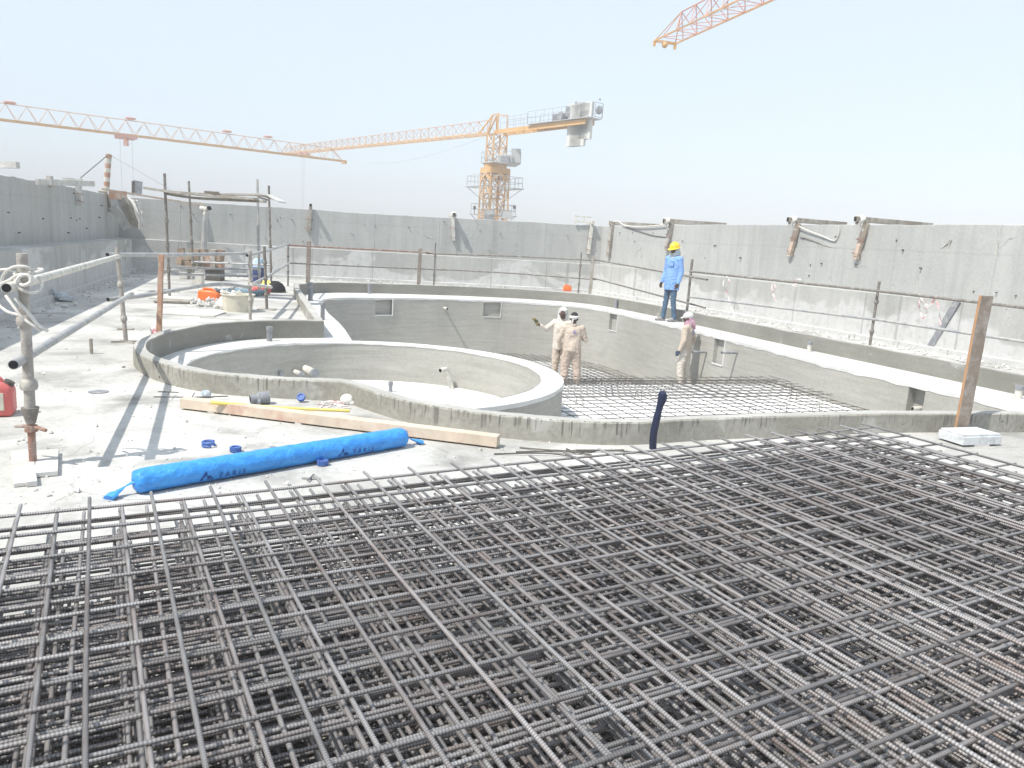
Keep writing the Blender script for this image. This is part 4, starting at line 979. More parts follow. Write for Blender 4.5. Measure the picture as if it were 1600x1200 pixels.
# white foam block
A3, B3, C3 = at(1474, 684), at(1504, 699), at(1563, 697); u_ = (C3 - B3); v_ = (A3 - B3); v_ = v_ - u_ * (v_.dot(u_) / u_.dot(u_)) ; v_ = v_.normalized() * .26; p = B3 + u_ / 2 + v_ / 2
t = Thing('foam_block', 'white foam block with a moulded lip lying in front of the thick timber post', 'block', p)
rz = math.atan2(u_.y, u_.x); t.part('block', MB().box(p + V((0, 0, .052)), (u_.length, .26, .075), rz=rz), m_foam, bevel=.005); t.part('lid', MB().box(p + V((0, 0, .099)), (u_.length - .02, .24, .018), rz=rz), m_foam, bevel=.004)
t.part('spacer', MB().box(p + V((.02, -.05, .0075)), (.16, .16, .015), rz=rz), m_ply)
# planks at lower left
t = Thing('wood_offcut', 'pair of flat white dusty boards lying left of the nearest post', 'offcut', at(36, 735))
for (x0, y0, x1, y1), wd_, hh in (((28, 706, 34, 757), .075, .022), ((44, 705, 50, 756), .05, .03)): t.part('board', MB().beam(at(x0, y0, hh / 2 + .003), at(x1, y1, hh / 2 + .003), wd_, hh), m_ply, bevel=.002)
single('wood_offcut', MB().beam(at(75, 706, .018), at(72, 741, .018), .115, .028), m_ply, 'flat dusty board lying right of the nearest post with a dark edge', 'offcut', at(74, 723), bevel=.002)
# red jerry can on the left edge
def jerrycan(px, py, label, w_, d2, h_, mat, rz=0.0, lie=False, z=0, name='jerry_can', tilt=0):
    p = at(px, py, z); t = Thing(name, label, 'jerry can', p)
    T = Matrix.Translation(p) @ Matrix.Rotation(rz, 4, 'Z') @ Matrix.Rotation(tilt, 4, 'Y')
    if lie: T = T @ Matrix.Translation((0, 0, d2 / 2)) @ Matrix.Rotation(R(90), 4, 'X') @ Matrix.Translation((0, -0, -h_ / 2))
    body = MB(); pr = [(-w_ / 2, 0), (w_ / 2, 0), (w_ / 2, h_ * .8), (w_ * .2, h_), (-w_ * .45, h_)]
    T2 = T @ Matrix.Rotation(R(90), 4, 'X'); body.prism(pr, -d2 / 2, d2 / 2, T2); t.part('body', body, mat, bevel=min(w_, d2) * .16)
    hn = MB(); hn.ring_path(catmull([T @ V((-w_ * .3, 0, h_ * .98)), T @ V((-w_ * .25, 0, h_ * 1.1)), T @ V((w_ * .1, 0, h_ * 1.08)), T @ V((w_ * .2, 0, h_ * .97))], 4), d2 * .09, 8); t.part('handle', hn, mat)
    t.part('cap', MB().tube(T @ V((w_ * .36, 0, h_ * .86)), T @ V((w_ * .42, 0, h_ * .97)), d2 * .18, 10), m_wire)
    mb = MB(); mb.box((0, -d2 / 2 - .002, h_ * .45), (w_ * .6, .008, h_ * .5), T); t.part('panel', mb, m_pail if mat is m_red else mat, bevel=.003)
    return t
jerrycan(-8, 648, 'faded red plastic can standing at the left photo edge', .26, .2, .26, m_red, rz=R(25))
jerrycan(328, 471, 'bright orange plastic jerry can lying on rubble left of the white bag', .42, .24, .22, m_orange, rz=R(-4), name='jerry_can')
jerrycan(886, 455, 'small orange can standing on the far deck between two posts', .26, .16, .17, m_orange, rz=R(5), z=.1)
# bucket, bag, tray, rubble
p = at(372, 486); t = Thing('bucket', 'round beige plastic tub standing behind the back post', 'bucket', p)
t.part('tub', MB().lathe([(.001, 0), (.235, 0), (.275, .28), (.29, .285), (.29, .30), (.265, .30), (.225, .02), (.001, .02)], 28, Matrix.Translation(p), cap=False), m_pail)
p = at(357, 484); mb = MB(); mb.sph(p + V((-.02, 0, .12)), (.16, .14, .15), 14, 10); mb.sph(p + V((.06, .05, .22)), (.08, .08, .08), 10, 8); single('sack', mb, m_bag, 'small white bag leaning on the left of the beige tub', 'bag', p)
p = at(376, 462); t = Thing('mixing_tray', 'blue grey mixing tray with light mortar behind the beige tub', 'tray', p)
t.part('tray', MB().lathe([(.001, .0), (.4, 0), (.52, .13), (.55, .13), (.55, .11), (.42, -.0), (.001, -.001)], 4, Matrix.Translation(p) @ Matrix.Rotation(R(45), 4, 'Z') @ Matrix.Diagonal((1.1, .8, 1, 1)), cap=False), m_teal, smooth=20)
def crumbs(mb, n_, fpos, smin, smax, rn):
    for _ in range(n_):
        p_ = fpos(); s_ = rn.uniform(smin, smax) * (rn.random() ** 2 * 1.5 + .4)
        M1 = Matrix.Rotation(rn.uniform(0, 6), 4, 'Z') @ Matrix.Rotation(rn.uniform(0, 6), 4, 'X')
        vs_ = [(x * s_ * rn.uniform(.5, 1), y * s_ * rn.uniform(.5, 1), z_ * s_ * rn.uniform(.4, .9)) for x, y, z_ in ((1, 0, 0), (-1, 0, 0), (0, 1, 0), (0, -1, 0), (0, 0, 1), (0, 0, -1))]
        mb.add(vs_, [(0, 2, 4), (2, 1, 4), (1, 3, 4), (3, 0, 4), (2, 0, 5), (1, 2, 5), (3, 1, 5), (0, 3, 5)], Matrix.Translation(p_ + V((0, 0, s_ * .25))) @ M1)
rnd = random.Random(5); mb = MB()
crumbs(mb, 190, lambda: at(rnd.gauss(352, 12), rnd.gauss(466, 5)) + V((0, 0, rnd.uniform(0, .10))), .03, .08, rnd)
crumbs(mb, 110, lambda: at(rnd.gauss(328, 16), rnd.gauss(478, 2.5)) + V((0, 0, rnd.uniform(0, .07))), .02, .06, rnd)
single('rubble_heap', mb, m_ply, 'grey heap of broken mortar and bags round the orange can', 'rubble', kind='stuff', smooth=0)
mb = MB()
for k in range(6): mb.sph(at(396 + k * 4, 461) + V((0, 0, .10)), (.11, .09, .08 + .02 * (k % 2)), 9, 7)
single('cloth_bundle', mb, m_red, 'bundle of red cloth lying between the two back posts', 'rags', kind='stuff')
# drum + black bag + yellow bucket
p = at(404, 449); t = Thing('plastic_drum', 'navy blue drum with a pale blue top half seen between the back posts', 'drum', p)
t.part('lower_drum', MB().lathe([(.13, 0), (.145, .02), (.145, .22), (.15, .24), (.145, .26), (.145, .46), (.13, .48)], 18, Matrix.Translation(p)), simple('navy_drum', (.035, .055, .16), .5))
t.part('upper_drum', MB().lathe([(.12, .48), (.14, .5), (.14, .62), (.10, .70), (.05, .71)], 18, Matrix.Translation(p)), simple('pale_blue_drum', (.33, .52, .68), .5, dirt=(.7, .75, .78), scale=12))
p = at(427, 456); t = Thing('dome_lid', 'black dome with a yellow band and beige rim lying tilted on the deck', 'tub', p)
T = Matrix.Translation(p + V((0, 0, .0))) @ Matrix.Rotation(R(38), 4, 'Y')
t.part('dome', MB().lathe([(.001, .26), (.09, .25), (.18, .20), (.24, .11), (.26, 0)], 24, Matrix.Translation(p + V((.03, 0, 0))), cap=False), m_black)
t.part('band', MB().tube(p + V((-.20, -.04, .20)), p + V((.0, -.10, .12)), .10, 16), m_yellow); t.part('rim', MB().tube(p + V((-.30, -.1, .10)), p + V((.02, -.16, .09)), .09, 16), m_pail)
# brick pile on pallet
p = at(314, 437); Yq = p.y; t = Thing('block_pallet', 'stacked brown blocks and bags against the far wall behind the scaffold tower', 'block pile', p)
rnd = random.Random(8)
for ix in range(8):
    for iz in range(3):
        q_ = D(284 + ix * 8.6, 420, Yq); q_.z = .42 + iz * .16
        if iz == 2 and ix in (1, 5): continue
        t.part('block', MB().box(q_ + V((0, rnd.uniform(-.06, .06), rnd.uniform(-.02, .02))), (.15, .2, .14), rz=rnd.uniform(-.25, .25), ry=rnd.uniform(-.15, .15)), [m_brick, m_woodr, m_woodg][rnd.randrange(3) if rnd.random() < .6 else 0])
q_ = D(316, 428, Yq); q_.z = .33; t.part('deck_board', MB().box(q_, (1.15, .4, .04)), m_woodg)
for x0 in (290, 336): q_ = D(x0, 433, Yq); q_.z = .16; t.part('support', MB().box(q_, (.22 if x0 < 300 else .4, .3, .3)), m_wire if x0 > 300 else m_ply)
p = at(309, 447); t = Thing('electrical_box', 'white plastic box standing in front of the brown blocks', 'box', p); t.part('body', MB().box(p + V((0, 0, .15)), (.26, .2, .3), rz=.1), m_pvcw, bevel=.01); t.part('socket_panel', MB().box(p + V((-.06, -.105, .2)), (.08, .01, .08), rz=.1), m_pvc)
for x, y, L_, w_, rz_, lb in ((300, 489, .9, .7, .1, 'flat grey plywood sheet lying on the deck behind the round pool'), (248, 455, .8, .08, .3, 'thin board lying by the foot of the left scaffold tower pole'), (352, 498, .8, .03, 0, 'narrow dark strip lying behind the back kerb near the tape scraps'), (290, 468, 1.3, .05, .2, 'thin lath lying between the plywood sheet and the scaffold tower')):
    single('wood_offcut', MB().box(at(x, y, .012), (L_, w_, .02), rz=rz_), m_ply, lb, 'offcut', at(x, y))
mb = MB(); mb.box(at(310, 472, .03), (1.5, .22, .03), rz=R(20)); single('plank', mb, m_woodg, 'weathered plank lying on the deck left of the orange jerry can', 'plank')
mb = MB(); mb.tube(at(143, 553), at(143, 553) + V((0, 0, .17)), .018, 8); single('dowel', mb, m_woodg, 'short dark dowel standing upright on the white deck', 'stake')
mb = MB(); p = at(154, 612, .003); mb.lathe([(.001, 0), (.075, 0), (.08, .002)], 20, Matrix.Translation(p), cap=False); single('drain_hole', mb, m_black, 'round dark drain hole in the deck left of the kerb', 'drain', p); bpy.data.objects['drain_hole'].data.materials[0] = m_pvc
mb = MB(); a = at(96, 468, .03); mb.sph(a + V((0, 0, .05)), (.12, .09, .08), 9, 7); mb.box(a + V((.1, 0, .03)), (.2, .15, .06), rz=.4); mb.box(a + V((-.15, .05, .08)), (.05, .05, .2), rx=.4); single('crumpled_bag', mb, m_scarf, 'crumpled pale bag lying at the foot of the left wall', 'bag', a)
# loose black strips in front of the kerb
mb = MB()
for x0, y0, x1, y1, x2, y2 in ((812, 699, 880, 704, 975, 703), (806, 706, 880, 705, 925, 711), (772, 709, 850, 708, 900, 714), (900, 703, 960, 704, 1020, 709), (885, 701, 900, 706, 930, 705)):
    mb.ring_path(catmull([at(x0, y0, .008), at(x1, y1, .02), at(x2, y2, .008)], 5), .006, 5)
single('loose_rebar', mb, m_wire, 'loose dark rods lying between the kerb and the mesh stack', 'steel rods')
mb = MB(); c = at(486, 748, .006); mb.tube(c + V((-.055, 0, 0)), c + V((.055, .005, 0)), .006, 6); mb.tube(c + V((-.004, -.06, .008)), c + V((.0, .06, .008)), .006, 6); single('rebar_cross', mb, m_rebar, 'small rebar cross lying on the deck beyond the mesh stack', 'rebar cross')
# dark grey strip laid aslant on the right wall and tape on the rails
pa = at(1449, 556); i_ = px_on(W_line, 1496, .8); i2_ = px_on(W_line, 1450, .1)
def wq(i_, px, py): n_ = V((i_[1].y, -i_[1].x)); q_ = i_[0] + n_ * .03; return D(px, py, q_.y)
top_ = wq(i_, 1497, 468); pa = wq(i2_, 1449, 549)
single('slanted_strip', MB().beam(pa, top_, .12, .02, up=(1, .4, 0)), m_pvc, 'dark grey strip set aslant against the lower part of the right wall', 'plank', pa, bevel=.003)
def tape(px, pts, label):
    mb = MB()
    for strand in pts:
        P = catmull([D(x, y, Y_) for x, y, Y_ in strand], 5); vs = []
        for i, p_ in enumerate(P):
            u = V((math.cos(i * .7), math.sin(i * .7) * .5, .2)) * .018; vs += [p_ - u, p_ + u]
        mb.add(vs, [(2 * i, 2 * i + 1, 2 * i + 3, 2 * i + 2) for i in range(len(P) - 1)])
    single('barrier_tape', mb, m_tape, label, 'barrier tape', D(*pts[0][0]), group='scraps of barrier tape on the rail')
def Yr(px): return 17.9 + (px - 1078) * (12.6 - 17.9) / 296 if px < 1374 else 12.6 + (px - 1374) * (9.5 - 12.6) / 326
def tp2(l): return [[(x, y, Yr(x) - .04) for x, y in s_] for s_ in l]
tape(0, tp2([[(1134, 430), (1130, 445), (1137, 458), (1140, 475), (1148, 492)], [(1134, 430), (1140, 440), (1135, 452)]]), 'wisp of tape hanging from the rail just right of the post by the worker')
tape(0, tp2([[(1208, 437), (1212, 450), (1207, 460), (1214, 472)], [(1208, 437), (1206, 452), (1210, 465)]]), 'wisp of tape hanging left of the knotted tape')
tape(0, tp2([[(1226, 441), (1236, 436), (1244, 444), (1252, 438), (1244, 436), (1238, 444), (1246, 448)]]), 'tape knotted round the upper rail under the left bracket')
tape(0, tp2([[(1436, 459), (1442, 470), (1452, 478), (1462, 464)], [(1438, 462), (1436, 480), (1442, 498)], [(1462, 462), (1466, 480), (1470, 508)], [(1442, 498), (1448, 486), (1444, 480)]]), 'loops of tape hanging between the two rails left of the thick post')
# fine rubble over the deck, and a few larger stones
rnd = random.Random(17); mb = MB()
def dpos():
    while True:
        p_ = at(rnd.uniform(-40, 800), 470 + 330 * rnd.random() ** .8)
        if not inside(V((p_.x, p_.y)), L_out) and p_.y < 20 and p_.y > 2.2: return p_
crumbs(mb, 900, dpos, .003, .012, rnd); crumbs(mb, 60, dpos, .012, .03, rnd)
for _ in range(260):
    p_ = at(rnd.uniform(780, 1620), rnd.uniform(690, 760))
    crumbs(mb, 1, lambda: p_, .003, .012, rnd)
for i in range(0, len(W_line) - 1):
    for _ in range(26):
        a = W_line[i].lerp(W_line[i + 1], rnd.random()); dd = (W_line[i + 1] - W_line[i]).normalized(); q_ = a + V((dd.y, -dd.x)) * rnd.uniform(.12, .7)
        if q_.y > 3: crumbs(mb, 1, lambda: V((q_.x, q_.y, 0)), .01, .05, rnd)
single('stone_crumbs', mb, m_ply, 'loose mortar crumbs and small stones strewn over the deck', 'crumbs', (0, 5, 0), kind='stuff', smooth=0)
# ------------------------------------------------------------------ people
class Blob(MB):
    def cap2(s, p0, r0, p1, r1, n=12, sq=1.0, k=5):
        p0, p1 = V(p0), V(p1); d = (p1 - p0).normalized(); pts = []; rad = []
        for i in range(4): a = R(10 + 80 * i / 3); pts.append(p0 - d * r0 * math.cos(a)); rad.append(r0 * math.sin(a))
        for i in range(1, k): pts.append(p0.lerp(p1, i / k)); rad.append(r0 + (r1 - r0) * i / k)
        for i in range(4): a = R(90 - 80 * i / 3); pts.append(p1 + d * r1 * math.cos(a)); rad.append(r1 * math.sin(a))
        s.ring_path(pts, rad, n, squash=sq); return s
    def bake(s, name, origin, M, voxel=.01, smooth=3, wrinkle=0.0, wsize=.09, seed=0):
        me = bpy.data.meshes.new(name); me.from_pydata([v for v in s.v], [], s.f); ob = bpy.data.objects.new(name, me); COL.objects.link(ob)
        md = ob.modifiers.new('r', 'REMESH'); md.mode = 'VOXEL'; md.voxel_size = voxel
        if smooth: sm = ob.modifiers.new('s', 'SMOOTH'); sm.factor = .5; sm.iterations = smooth
        dg = bpy.context.evaluated_depsgraph_get(); dg.update(); new = bpy.data.meshes.new_from_object(ob.evaluated_get(dg)); bpy.data.objects.remove(ob)
        if wrinkle:
            nn = [v.normal.copy() for v in new.vertices]
            for v, n_ in zip(new.vertices, nn):
                c = v.co; f = noise.noise(V((c.x / wsize + seed, c.y / wsize, c.z / wsize * 1.5))) + .5 * noise.noise(V((c.x / wsize * 2.3, c.y / wsize * 2.3 + seed, c.z / wsize * 3.2)))
                f2 = 1 - abs(noise.noise(V((c.x / wsize * .8, c.y / wsize * .8 + 3 + seed, c.z / wsize * 1.9)))) * 3
                v.co = c + n_ * (f * wrinkle + f2 * wrinkle * .5)
        new.transform(M); new.polygons.foreach_set('use_smooth', [True] * len(new.polygons)); new.name = name; return new
def hand(b, wrist, d_, up, side, glove=0.0, curl=.5, pinch=False):
    # palm then five fingers; d_ = direction of the hand, up = back of the hand, side = towards the thumb
    w_, d_, up, side = V(wrist), V(d_).normalized(), V(up).normalized(), V(side).normalized()
    g = glove
    b.cap2(w_, .024 + g, w_ + d_ * .05, .026 + g); 
    for k in (-1, 0, 1): b.cap2(w_ + d_ * .02 + side * .012 * k, .019 + g, w_ + d_ * .082 + side * .024 * k, .015 + g, n=8)
    for k, (ln, off) in enumerate(((.062, .030), (.072, .010), (.068, -.010), (.054, -.029))):
        r0 = w_ + d_ * .085 + side * off; c_ = curl * (1 + .12 * k)
        m1 = r0 + (d_ * math.cos(c_ * .6) - up * math.sin(c_ * .6)) * ln * .45
        m2 = m1 + (d_ * math.cos(c_ * 1.5) - up * math.sin(c_ * 1.5)) * ln * .33
        m3 = m2 + (d_ * math.cos(c_ * 2.3) - up * math.sin(c_ * 2.3)) * ln * .25
        b.cap2(r0, .0098 + g, m1, .0092 + g, n=7, k=2); b.cap2(m1, .0092 + g, m2, .0086 + g, n=7, k=2); b.cap2(m2, .0086 + g, m3, .0075 + g, n=7, k=2)
    t0 = w_ + d_ * .025 + side * .022; t1 = t0 + (side * .75 + d_ * .6 - up * .25).normalized() * .045; t2 = t1 + (d_ * .95 + side * .15 - up * .35).normalized() * .032
    b.cap2(t0, .015 + g, t1, .0115 + g, n=7, k=2); b.cap2(t1, .0115 + g, t2, .0095 + g, n=7, k=2)
def person(label, loc, fwd, height, J, shirt, trousers, shoe, head='bare', glove=None, group=None, emblem=None, turn=0.0, tilt=0.0, long_shirt=.0, sleeve=1.0, collar=True, stout=1.0, mshirt=None):
    loc = V(loc); sc = height / 1.72; yaw = math.atan2(-fwd[0], fwd[1])
    t = Thing('person', label, 'person', loc, group)
    M = Matrix.Rotation(yaw, 4, 'Z') @ Matrix.Scale(sc, 4)
    def put(name, me, mat, parent=None):
        o = bpy.data.objects.new(name, me); COL.objects.link(o); o.parent = parent or t.o; me.materials.clear(); me.materials.append(mat); return o
    P = dict(pelvis=V((0, 0, .93)), waist=V((0, .005, 1.06)), chest=V((0, .0, 1.27)), neck=V((0, -.01, 1.43)), head=V((0, .02, 1.595)))
    for k_, v_ in J.items(): P[k_] = V(v_)
    b = Blob(); st = stout
    # torso
    def torso(b, g):
        b.sph(P['pelvis'], (.155 * st + g, .105 * st + g, .12 + g), 14, 10); b.sph(P['waist'], (.148 * st + g * 1.5, .105 * st + g, .16), 14, 10)
        b.sph(P['chest'], (.165 * st + g, .112 + g, .17 + g * .5), 16, 12)
        for s_ in 'LR': b.cap2(P['chest'] + V((0, 0, .08)), .08 + g, P['sh' + s_], .052 + g)
        b.cap2(P['sh' + 'L'] * .5 + P['shR'] * .5 + V((0, -.0, -.02)), .075 + g, P['neck'], .058 + g * .8)
    torso(b, -.008)
    b.cap2(P['neck'] - V((0, 0, .03)), .058, P['head'] - V((0, .015, .06)), .052)
    HR = Matrix.Translation(P['head']) @ Matrix.Rotation(turn, 4, 'Z') @ Matrix.Rotation(tilt, 4, 'X')
    h = Blob(); h.sph((0, -.012, .025), (.075, .093, .10), 18, 14); h.sph((0, .028, -.045), (.056, .062, .068), 14, 10); h.cap2((0, .055, -.083), .024, (0, .062, -.085), .022)
    h.cap2((0, .082, .012), .009, (0, .100, -.022), .0145, n=8); h.sph((0, .088, -.026), (.021, .013, .010), 8, 6)
    for s_ in (-1, 1):
        h.sph((s_ * .031, .078, .026), (.026, .012, .009), 8, 6); h.sph((s_ * .079, -.005, -.01), (.012, .022, .034), 8, 7); h.sph((s_ * .042, .055, -.025), (.022, .022, .024), 8, 6)
    h.sph((0, .079, -.056), (.027, .015, .0075), 8, 6); h.sph((0, .077, -.069), (.023, .015, .008), 8, 6)
    b.add(h.v, h.f, HR)
    for s_ in 'LR':
        sh, el, wr = P['sh' + s_], P['el' + s_], P['wr' + s_]; b.cap2(sh, .048, el, .037); b.cap2(el, .038, wr, .025)
        hp, kn, an = P['hip' + s_], P['kn' + s_], P['an' + s_]; b.cap2(hp, .085, kn, .052); b.cap2(kn, .052, an, .035)
        b.cap2(an + V((0, 0, -.02)), .038, P['to' + s_] + V((0, 0, .0)), .028)
        hd = P.get('hd' + s_, (el.lerp(wr, 1.3) - wr)); up = P.get('up' + s_, V((1 if s_ == 'R' else -1, 0, .2))); sd_ = P.get('sd' + s_, V((0, 1, 0)))
        hand(b, wr, hd, up, sd_, 0, P.get('curl', V((.5, 0, 0))).x)
    put('body', b.bake('body', loc, M, .0075, 1), m_skin)
    for s_ in (-1, 1):
        e = MB(); e.sph(HR @ V((s_ * .031, .0815, .014)), (.0125, .008, .0085), 8, 6); me = e.mesh('eye'); me.transform(M); eo = put('eye', me, m_eye)
        e = MB(); e.sph(HR @ V((s_ * .031, .0885, .014)), (.006, .003, .006), 8, 6); me = e.mesh('pupil'); me.transform(M); put('pupil', me, m_hair, eo)
    # trousers
    b = Blob(); b.sph(P['pelvis'], (.17 * st, .122 * st, .13), 14, 10); b.sph(P['pelvis'] + V((0, 0, .09)), (.155 * st, .112 * st, .07), 14, 8)
    for s_ in 'LR':
        hp, kn, an = P['hip' + s_], P['kn' + s_], P['an' + s_]; lw = P.get('legw', V((0, 0, 0))).x
        b.cap2(hp, .100 + lw, kn, .072 + lw); b.cap2(kn, .072 + lw, an + V((0, 0, .01)), .060 + lw * 1.1); b.cap2(an + V((0, 0, .05)), .064 + lw, an + V((0, .01, .0)), .066 + lw)
    put('trousers', b.bake('trousers', loc, M, .0105, 2, .008 + P.get('legw', V((0, 0, 0))).x * .1, .075, len(label)), trousers)
    # shirt
    b = Blob(); torso(b, .022)
    for x_ in (-.07, 0, .07): b.cap2(P['chest'] + V((x_ * 1.1, 0, .02)), .115, P['pelvis'] + V((x_, 0, .03)), .118 * st)
    if long_shirt: b.cap2(P['pelvis'] + V((0, 0, .06)), .15 * st, P['pelvis'] - V((0, -.0, long_shirt)), .16 * st, sq=.78); b.cap2(P['pelvis'] + V((-.07, 0, .04)), .12, P['pelvis'] + V((-.075, 0, -long_shirt)), .12); b.cap2(P['pelvis'] + V((.07, 0, .04)), .12, P['pelvis'] + V((.075, 0, -long_shirt)), .12)
    for s_ in 'LR':
        sh, el, wr = P['sh' + s_], P['el' + s_], P['wr' + s_]; b.cap2(sh, .068, el, .055); 
        end = el.lerp(wr, sleeve - .06); b.cap2(el, .055, end, .044)
    me = b.bake('shirt', loc, M, .0105, 2, .0055, .065, len(label) + 7)
    # cut the hem flat
    bm = bmesh.new(); bm.from_mesh(me); zc = (P['pelvis'].z - long_shirt - .02) * sc
    bmesh.ops.bisect_plane(bm, geom=bm.verts[:] + bm.edges[:] + bm.faces[:], plane_co=(0, 0, zc), plane_no=(.0, 0, 1), clear_inner=False, clear_outer=False)
    kill = [f for f in bm.faces if f.calc_center_median().z < zc and abs((M.inverted() @ f.calc_center_median()).x) < .21 * st]
    bmesh.ops.delete(bm, geom=kill, context='FACES'); bm.to_mesh(me); bm.free(); me.polygons.foreach_set('use_smooth', [True] * len(me.polygons))
    so = put('shirt', me, shirt)
    if collar:
        mb = MB(); c = P['neck']; mb.ring_path([c + V((math.cos(a) * .066, math.sin(a) * .066 - .002, .012 + .014 * -math.sin(a))) for a in [R(100 + 340 * i / 16) for i in range(17)]], .014, 7, squash=1.6); me = mb.mesh('collar'); me.transform(M); put('collar', me, shirt, so)
    for s_ in 'LR':      # cuffs
        el, wr = P['el' + s_], P['wr' + s_]; e_ = el.lerp(wr, sleeve - .06); d_ = (wr - el).normalized()
        mb = MB(); mb.ring_path([e_ - d_ * .02, e_ + d_ * .03], [.043, .041], 14); me = mb.mesh('cuff'); me.transform(M); put('cuff', me, shirt, so)
    # pocket on the chest / emblem
    if emblem == 'pocket':
        for y0 in (.1,):
            mb = MB(); mb.box(P['chest'] + V((-.075, .128, .02)), (.10, .012, .11), rx=.1); mb.box(P['chest'] + V((-.075, .137, .07)), (.105, .01, .022), rx=.1); me = mb.mesh('pocket'); me.transform(M); put('pocket', me, shirt, so)
    if emblem == 'round':
        mb = MB(); T = Matrix.Translation(P['chest'] + V((.035, -.137, .035))) @ Matrix.Rotation(R(90), 4, 'X'); mb.lathe([(.036, 0), (.036, .004), (.028, .004), (.028, 0)], 20, T, cap=False); mb.box((0, 0, .003), (.045, .018, .004), T); mb.sph((0, .009, .003), (.018, .012, .003), 10, 6, ); me = MB().add([v for v in mb.v], mb.f).mesh('e'); me.transform(M); put('round_emblem', me, m_logo, so)
    if emblem == 'rows':
        mb = MB()
        for k in range(6):
            for q_ in range(3): mb.box(P['chest'] + V((-.045 + q_ * .045, -.138, .085 - k * .024)), (.034, .004, .010))
        me = mb.mesh('print_rows'); me.transform(M); put('printed_rows', me, m_logo, so)
    # shoes
    for s_ in 'LR':
        an, to = P['an' + s_], P['to' + s_]; b = Blob(); f = V((to.x - an.x, to.y - an.y, 0)).normalized(); base = V((an.x, an.y, 0))
        b.cap2(base - f * .035 + V((0, 0, .042)), .042, base + f * .14 + V((0, 0, .036)), .040); b.cap2(base + V((0, 0, .07)), .042, base + f * .01 + V((0, 0, .09)), .04); b.cap2(base + f * .07 + V((0, 0, .045)), .045, base + f * .16 + V((0, 0, .034)), .037)
        zz = an.z - .08; me = b.bake('shoe', loc, Matrix.Translation((0, 0, 0)), .009, 1)
        for v in me.vertices: v.co.z = max(v.co.z, .004) + zz
        me.transform(M); put('shoe', me, shoe)
    # gloves
    if glove:
        for s_ in glove[1]:
            b = Blob(); el, wr = P['el' + s_], P['wr' + s_]; hd = P.get('hd' + s_, (el.lerp(wr, 1.3) - wr)); up = P.get('up' + s_, V((1 if s_ == 'R' else -1, 0, .2))); sd_ = P.get('sd' + s_, V((0, 1, 0)))
            hand(b, wr, hd, up, sd_, .005, P.get('curl', V((.5, 0, 0))).x); b.cap2(wr, .034, wr - V(hd).normalized() * .03, .036); put('glove', b.bake('glove', loc, M, .006, 1), glove[0])
    # headgear
    def hg(name, mb, mat, baked=None, parent=None):
        me = mb.mesh(name); me.transform(M @ HR); return put(name, me, mat, parent)
    if head == 'helmet':
        pr = [(.112, .035), (.113, .06), (.106, .095), (.088, .128), (.055, .150), (.018, .158), (.001, .159)]
        mb = MB(); mb.lathe(pr, 28, Matrix.Translation((0, -.008, 0)) @ Matrix.Diagonal((.93, 1.12, 1, 1)), cap=False); he = hg('helmet', mb, m_hat)
        mb = MB(); rim = []
        n_ = 32; vs = []
        for i in range(n_):
            a = 2 * math.pi * i / n_; ex = .016 + .042 * max(0, math.sin(a)) ** 2
            for rr, zz in ((.0, .046), (ex, .033 - ex * .25), (ex, .028 - ex * .25), (-.004, .036)): vs.append(((.104 + rr) * math.cos(a), -.008 + (.125 + rr) * math.sin(a), zz))
        mb.add(vs, [(i * 4 + k, ((i + 1) % n_) * 4 + k, ((i + 1) % n_) * 4 + (k + 1) % 4, i * 4 + (k + 1) % 4) for i in range(n_) for k in range(4)]); hg('brim', mb, m_hat, parent=he)
        mb = MB(); mb.ring_path([(0, -.008 + .118 * math.cos(a), .055 + .107 * math.sin(a)) for a in [R(20 + 14 * i) for i in range(11)]], .012, 8); hg('ridge', mb, m_hat, parent=he)
        sf = Blob(); sf.cap2((0, -.03, -.05), .10, (0, -.04, -.10), .105); sf.cap2((0, .01, -.085), .075, (0, .03, -.16), .085); sf.cap2((-.06, .0, .0), .035, (-.065, .03, -.09), .04); sf.cap2((.06, 0, .0), .035, (.065, .03, -.09), .04); sf.sph((0, -.045, .01), (.095, .075, .09), 12, 10); sf.cap2((-.05, .05, -.105), .03, (.05, .05, -.105), .03); sf.cap2((.02, .03, -.14), .06, (.01, .07, -.21), .035)
        put('scarf', sf.bake('scarf', loc, M @ HR, .009, 1, .006, .05), m_scarf)
    if head == 'wrap':
        sf = Blob(); sf.sph((0, -.03, .045), (.098, .10, .10), 16, 12); sf.cap2((-.08, -.02, .04), .03, (-.075, -.02, -.10), .035); sf.cap2((.08, -.02, .04), .03, (.075, -.02, -.10), .035); sf.cap2((-.06, -.06, -.06), .05, (.06, -.06, -.06), .05); sf.cap2((-.065, -.03, -.13), .045, (.075, -.02, -.13), .045); sf.cap2((.08, -.02, -.12), .04, (.10, .0, -.2), .04); sf.cap2((-.07, .035, .085), .022, (.07, .035, .085), .022)
        put('head_wrap', sf.bake('head_wrap', loc, M @ HR, .009, 1, .005, .05), m_white)
    if head == 'band':
        b = Blob(); b.sph((0, -.022, .052), (.083, .09, .088), 16, 12); b.cap2((-.05, -.07, -.01), .04, (.05, -.07, -.01), .04); put('hair', b.bake('hair', loc, M @ HR, .009, 1, .004, .02), m_hair)
        sf = Blob(); sf.ring_path([(.090 * math.cos(a), -.016 + .104 * math.sin(a), .022 - .012 * math.sin(a)) for a in [2 * math.pi * i / 24 for i in range(25)]], .024, 10, squash=1.3); sf.cap2((-.02, -.115, -.02), .018, (-.03, -.11, -.09), .014)
        for k in range(24):
            a = 2 * math.pi * k / 24; sf.cap2((.086 * math.cos(a), -.016 + .10 * math.sin(a), .0), .017, (.086 * math.cos(a), -.016 + .10 * math.sin(a), .045), .017, n=7, k=2)
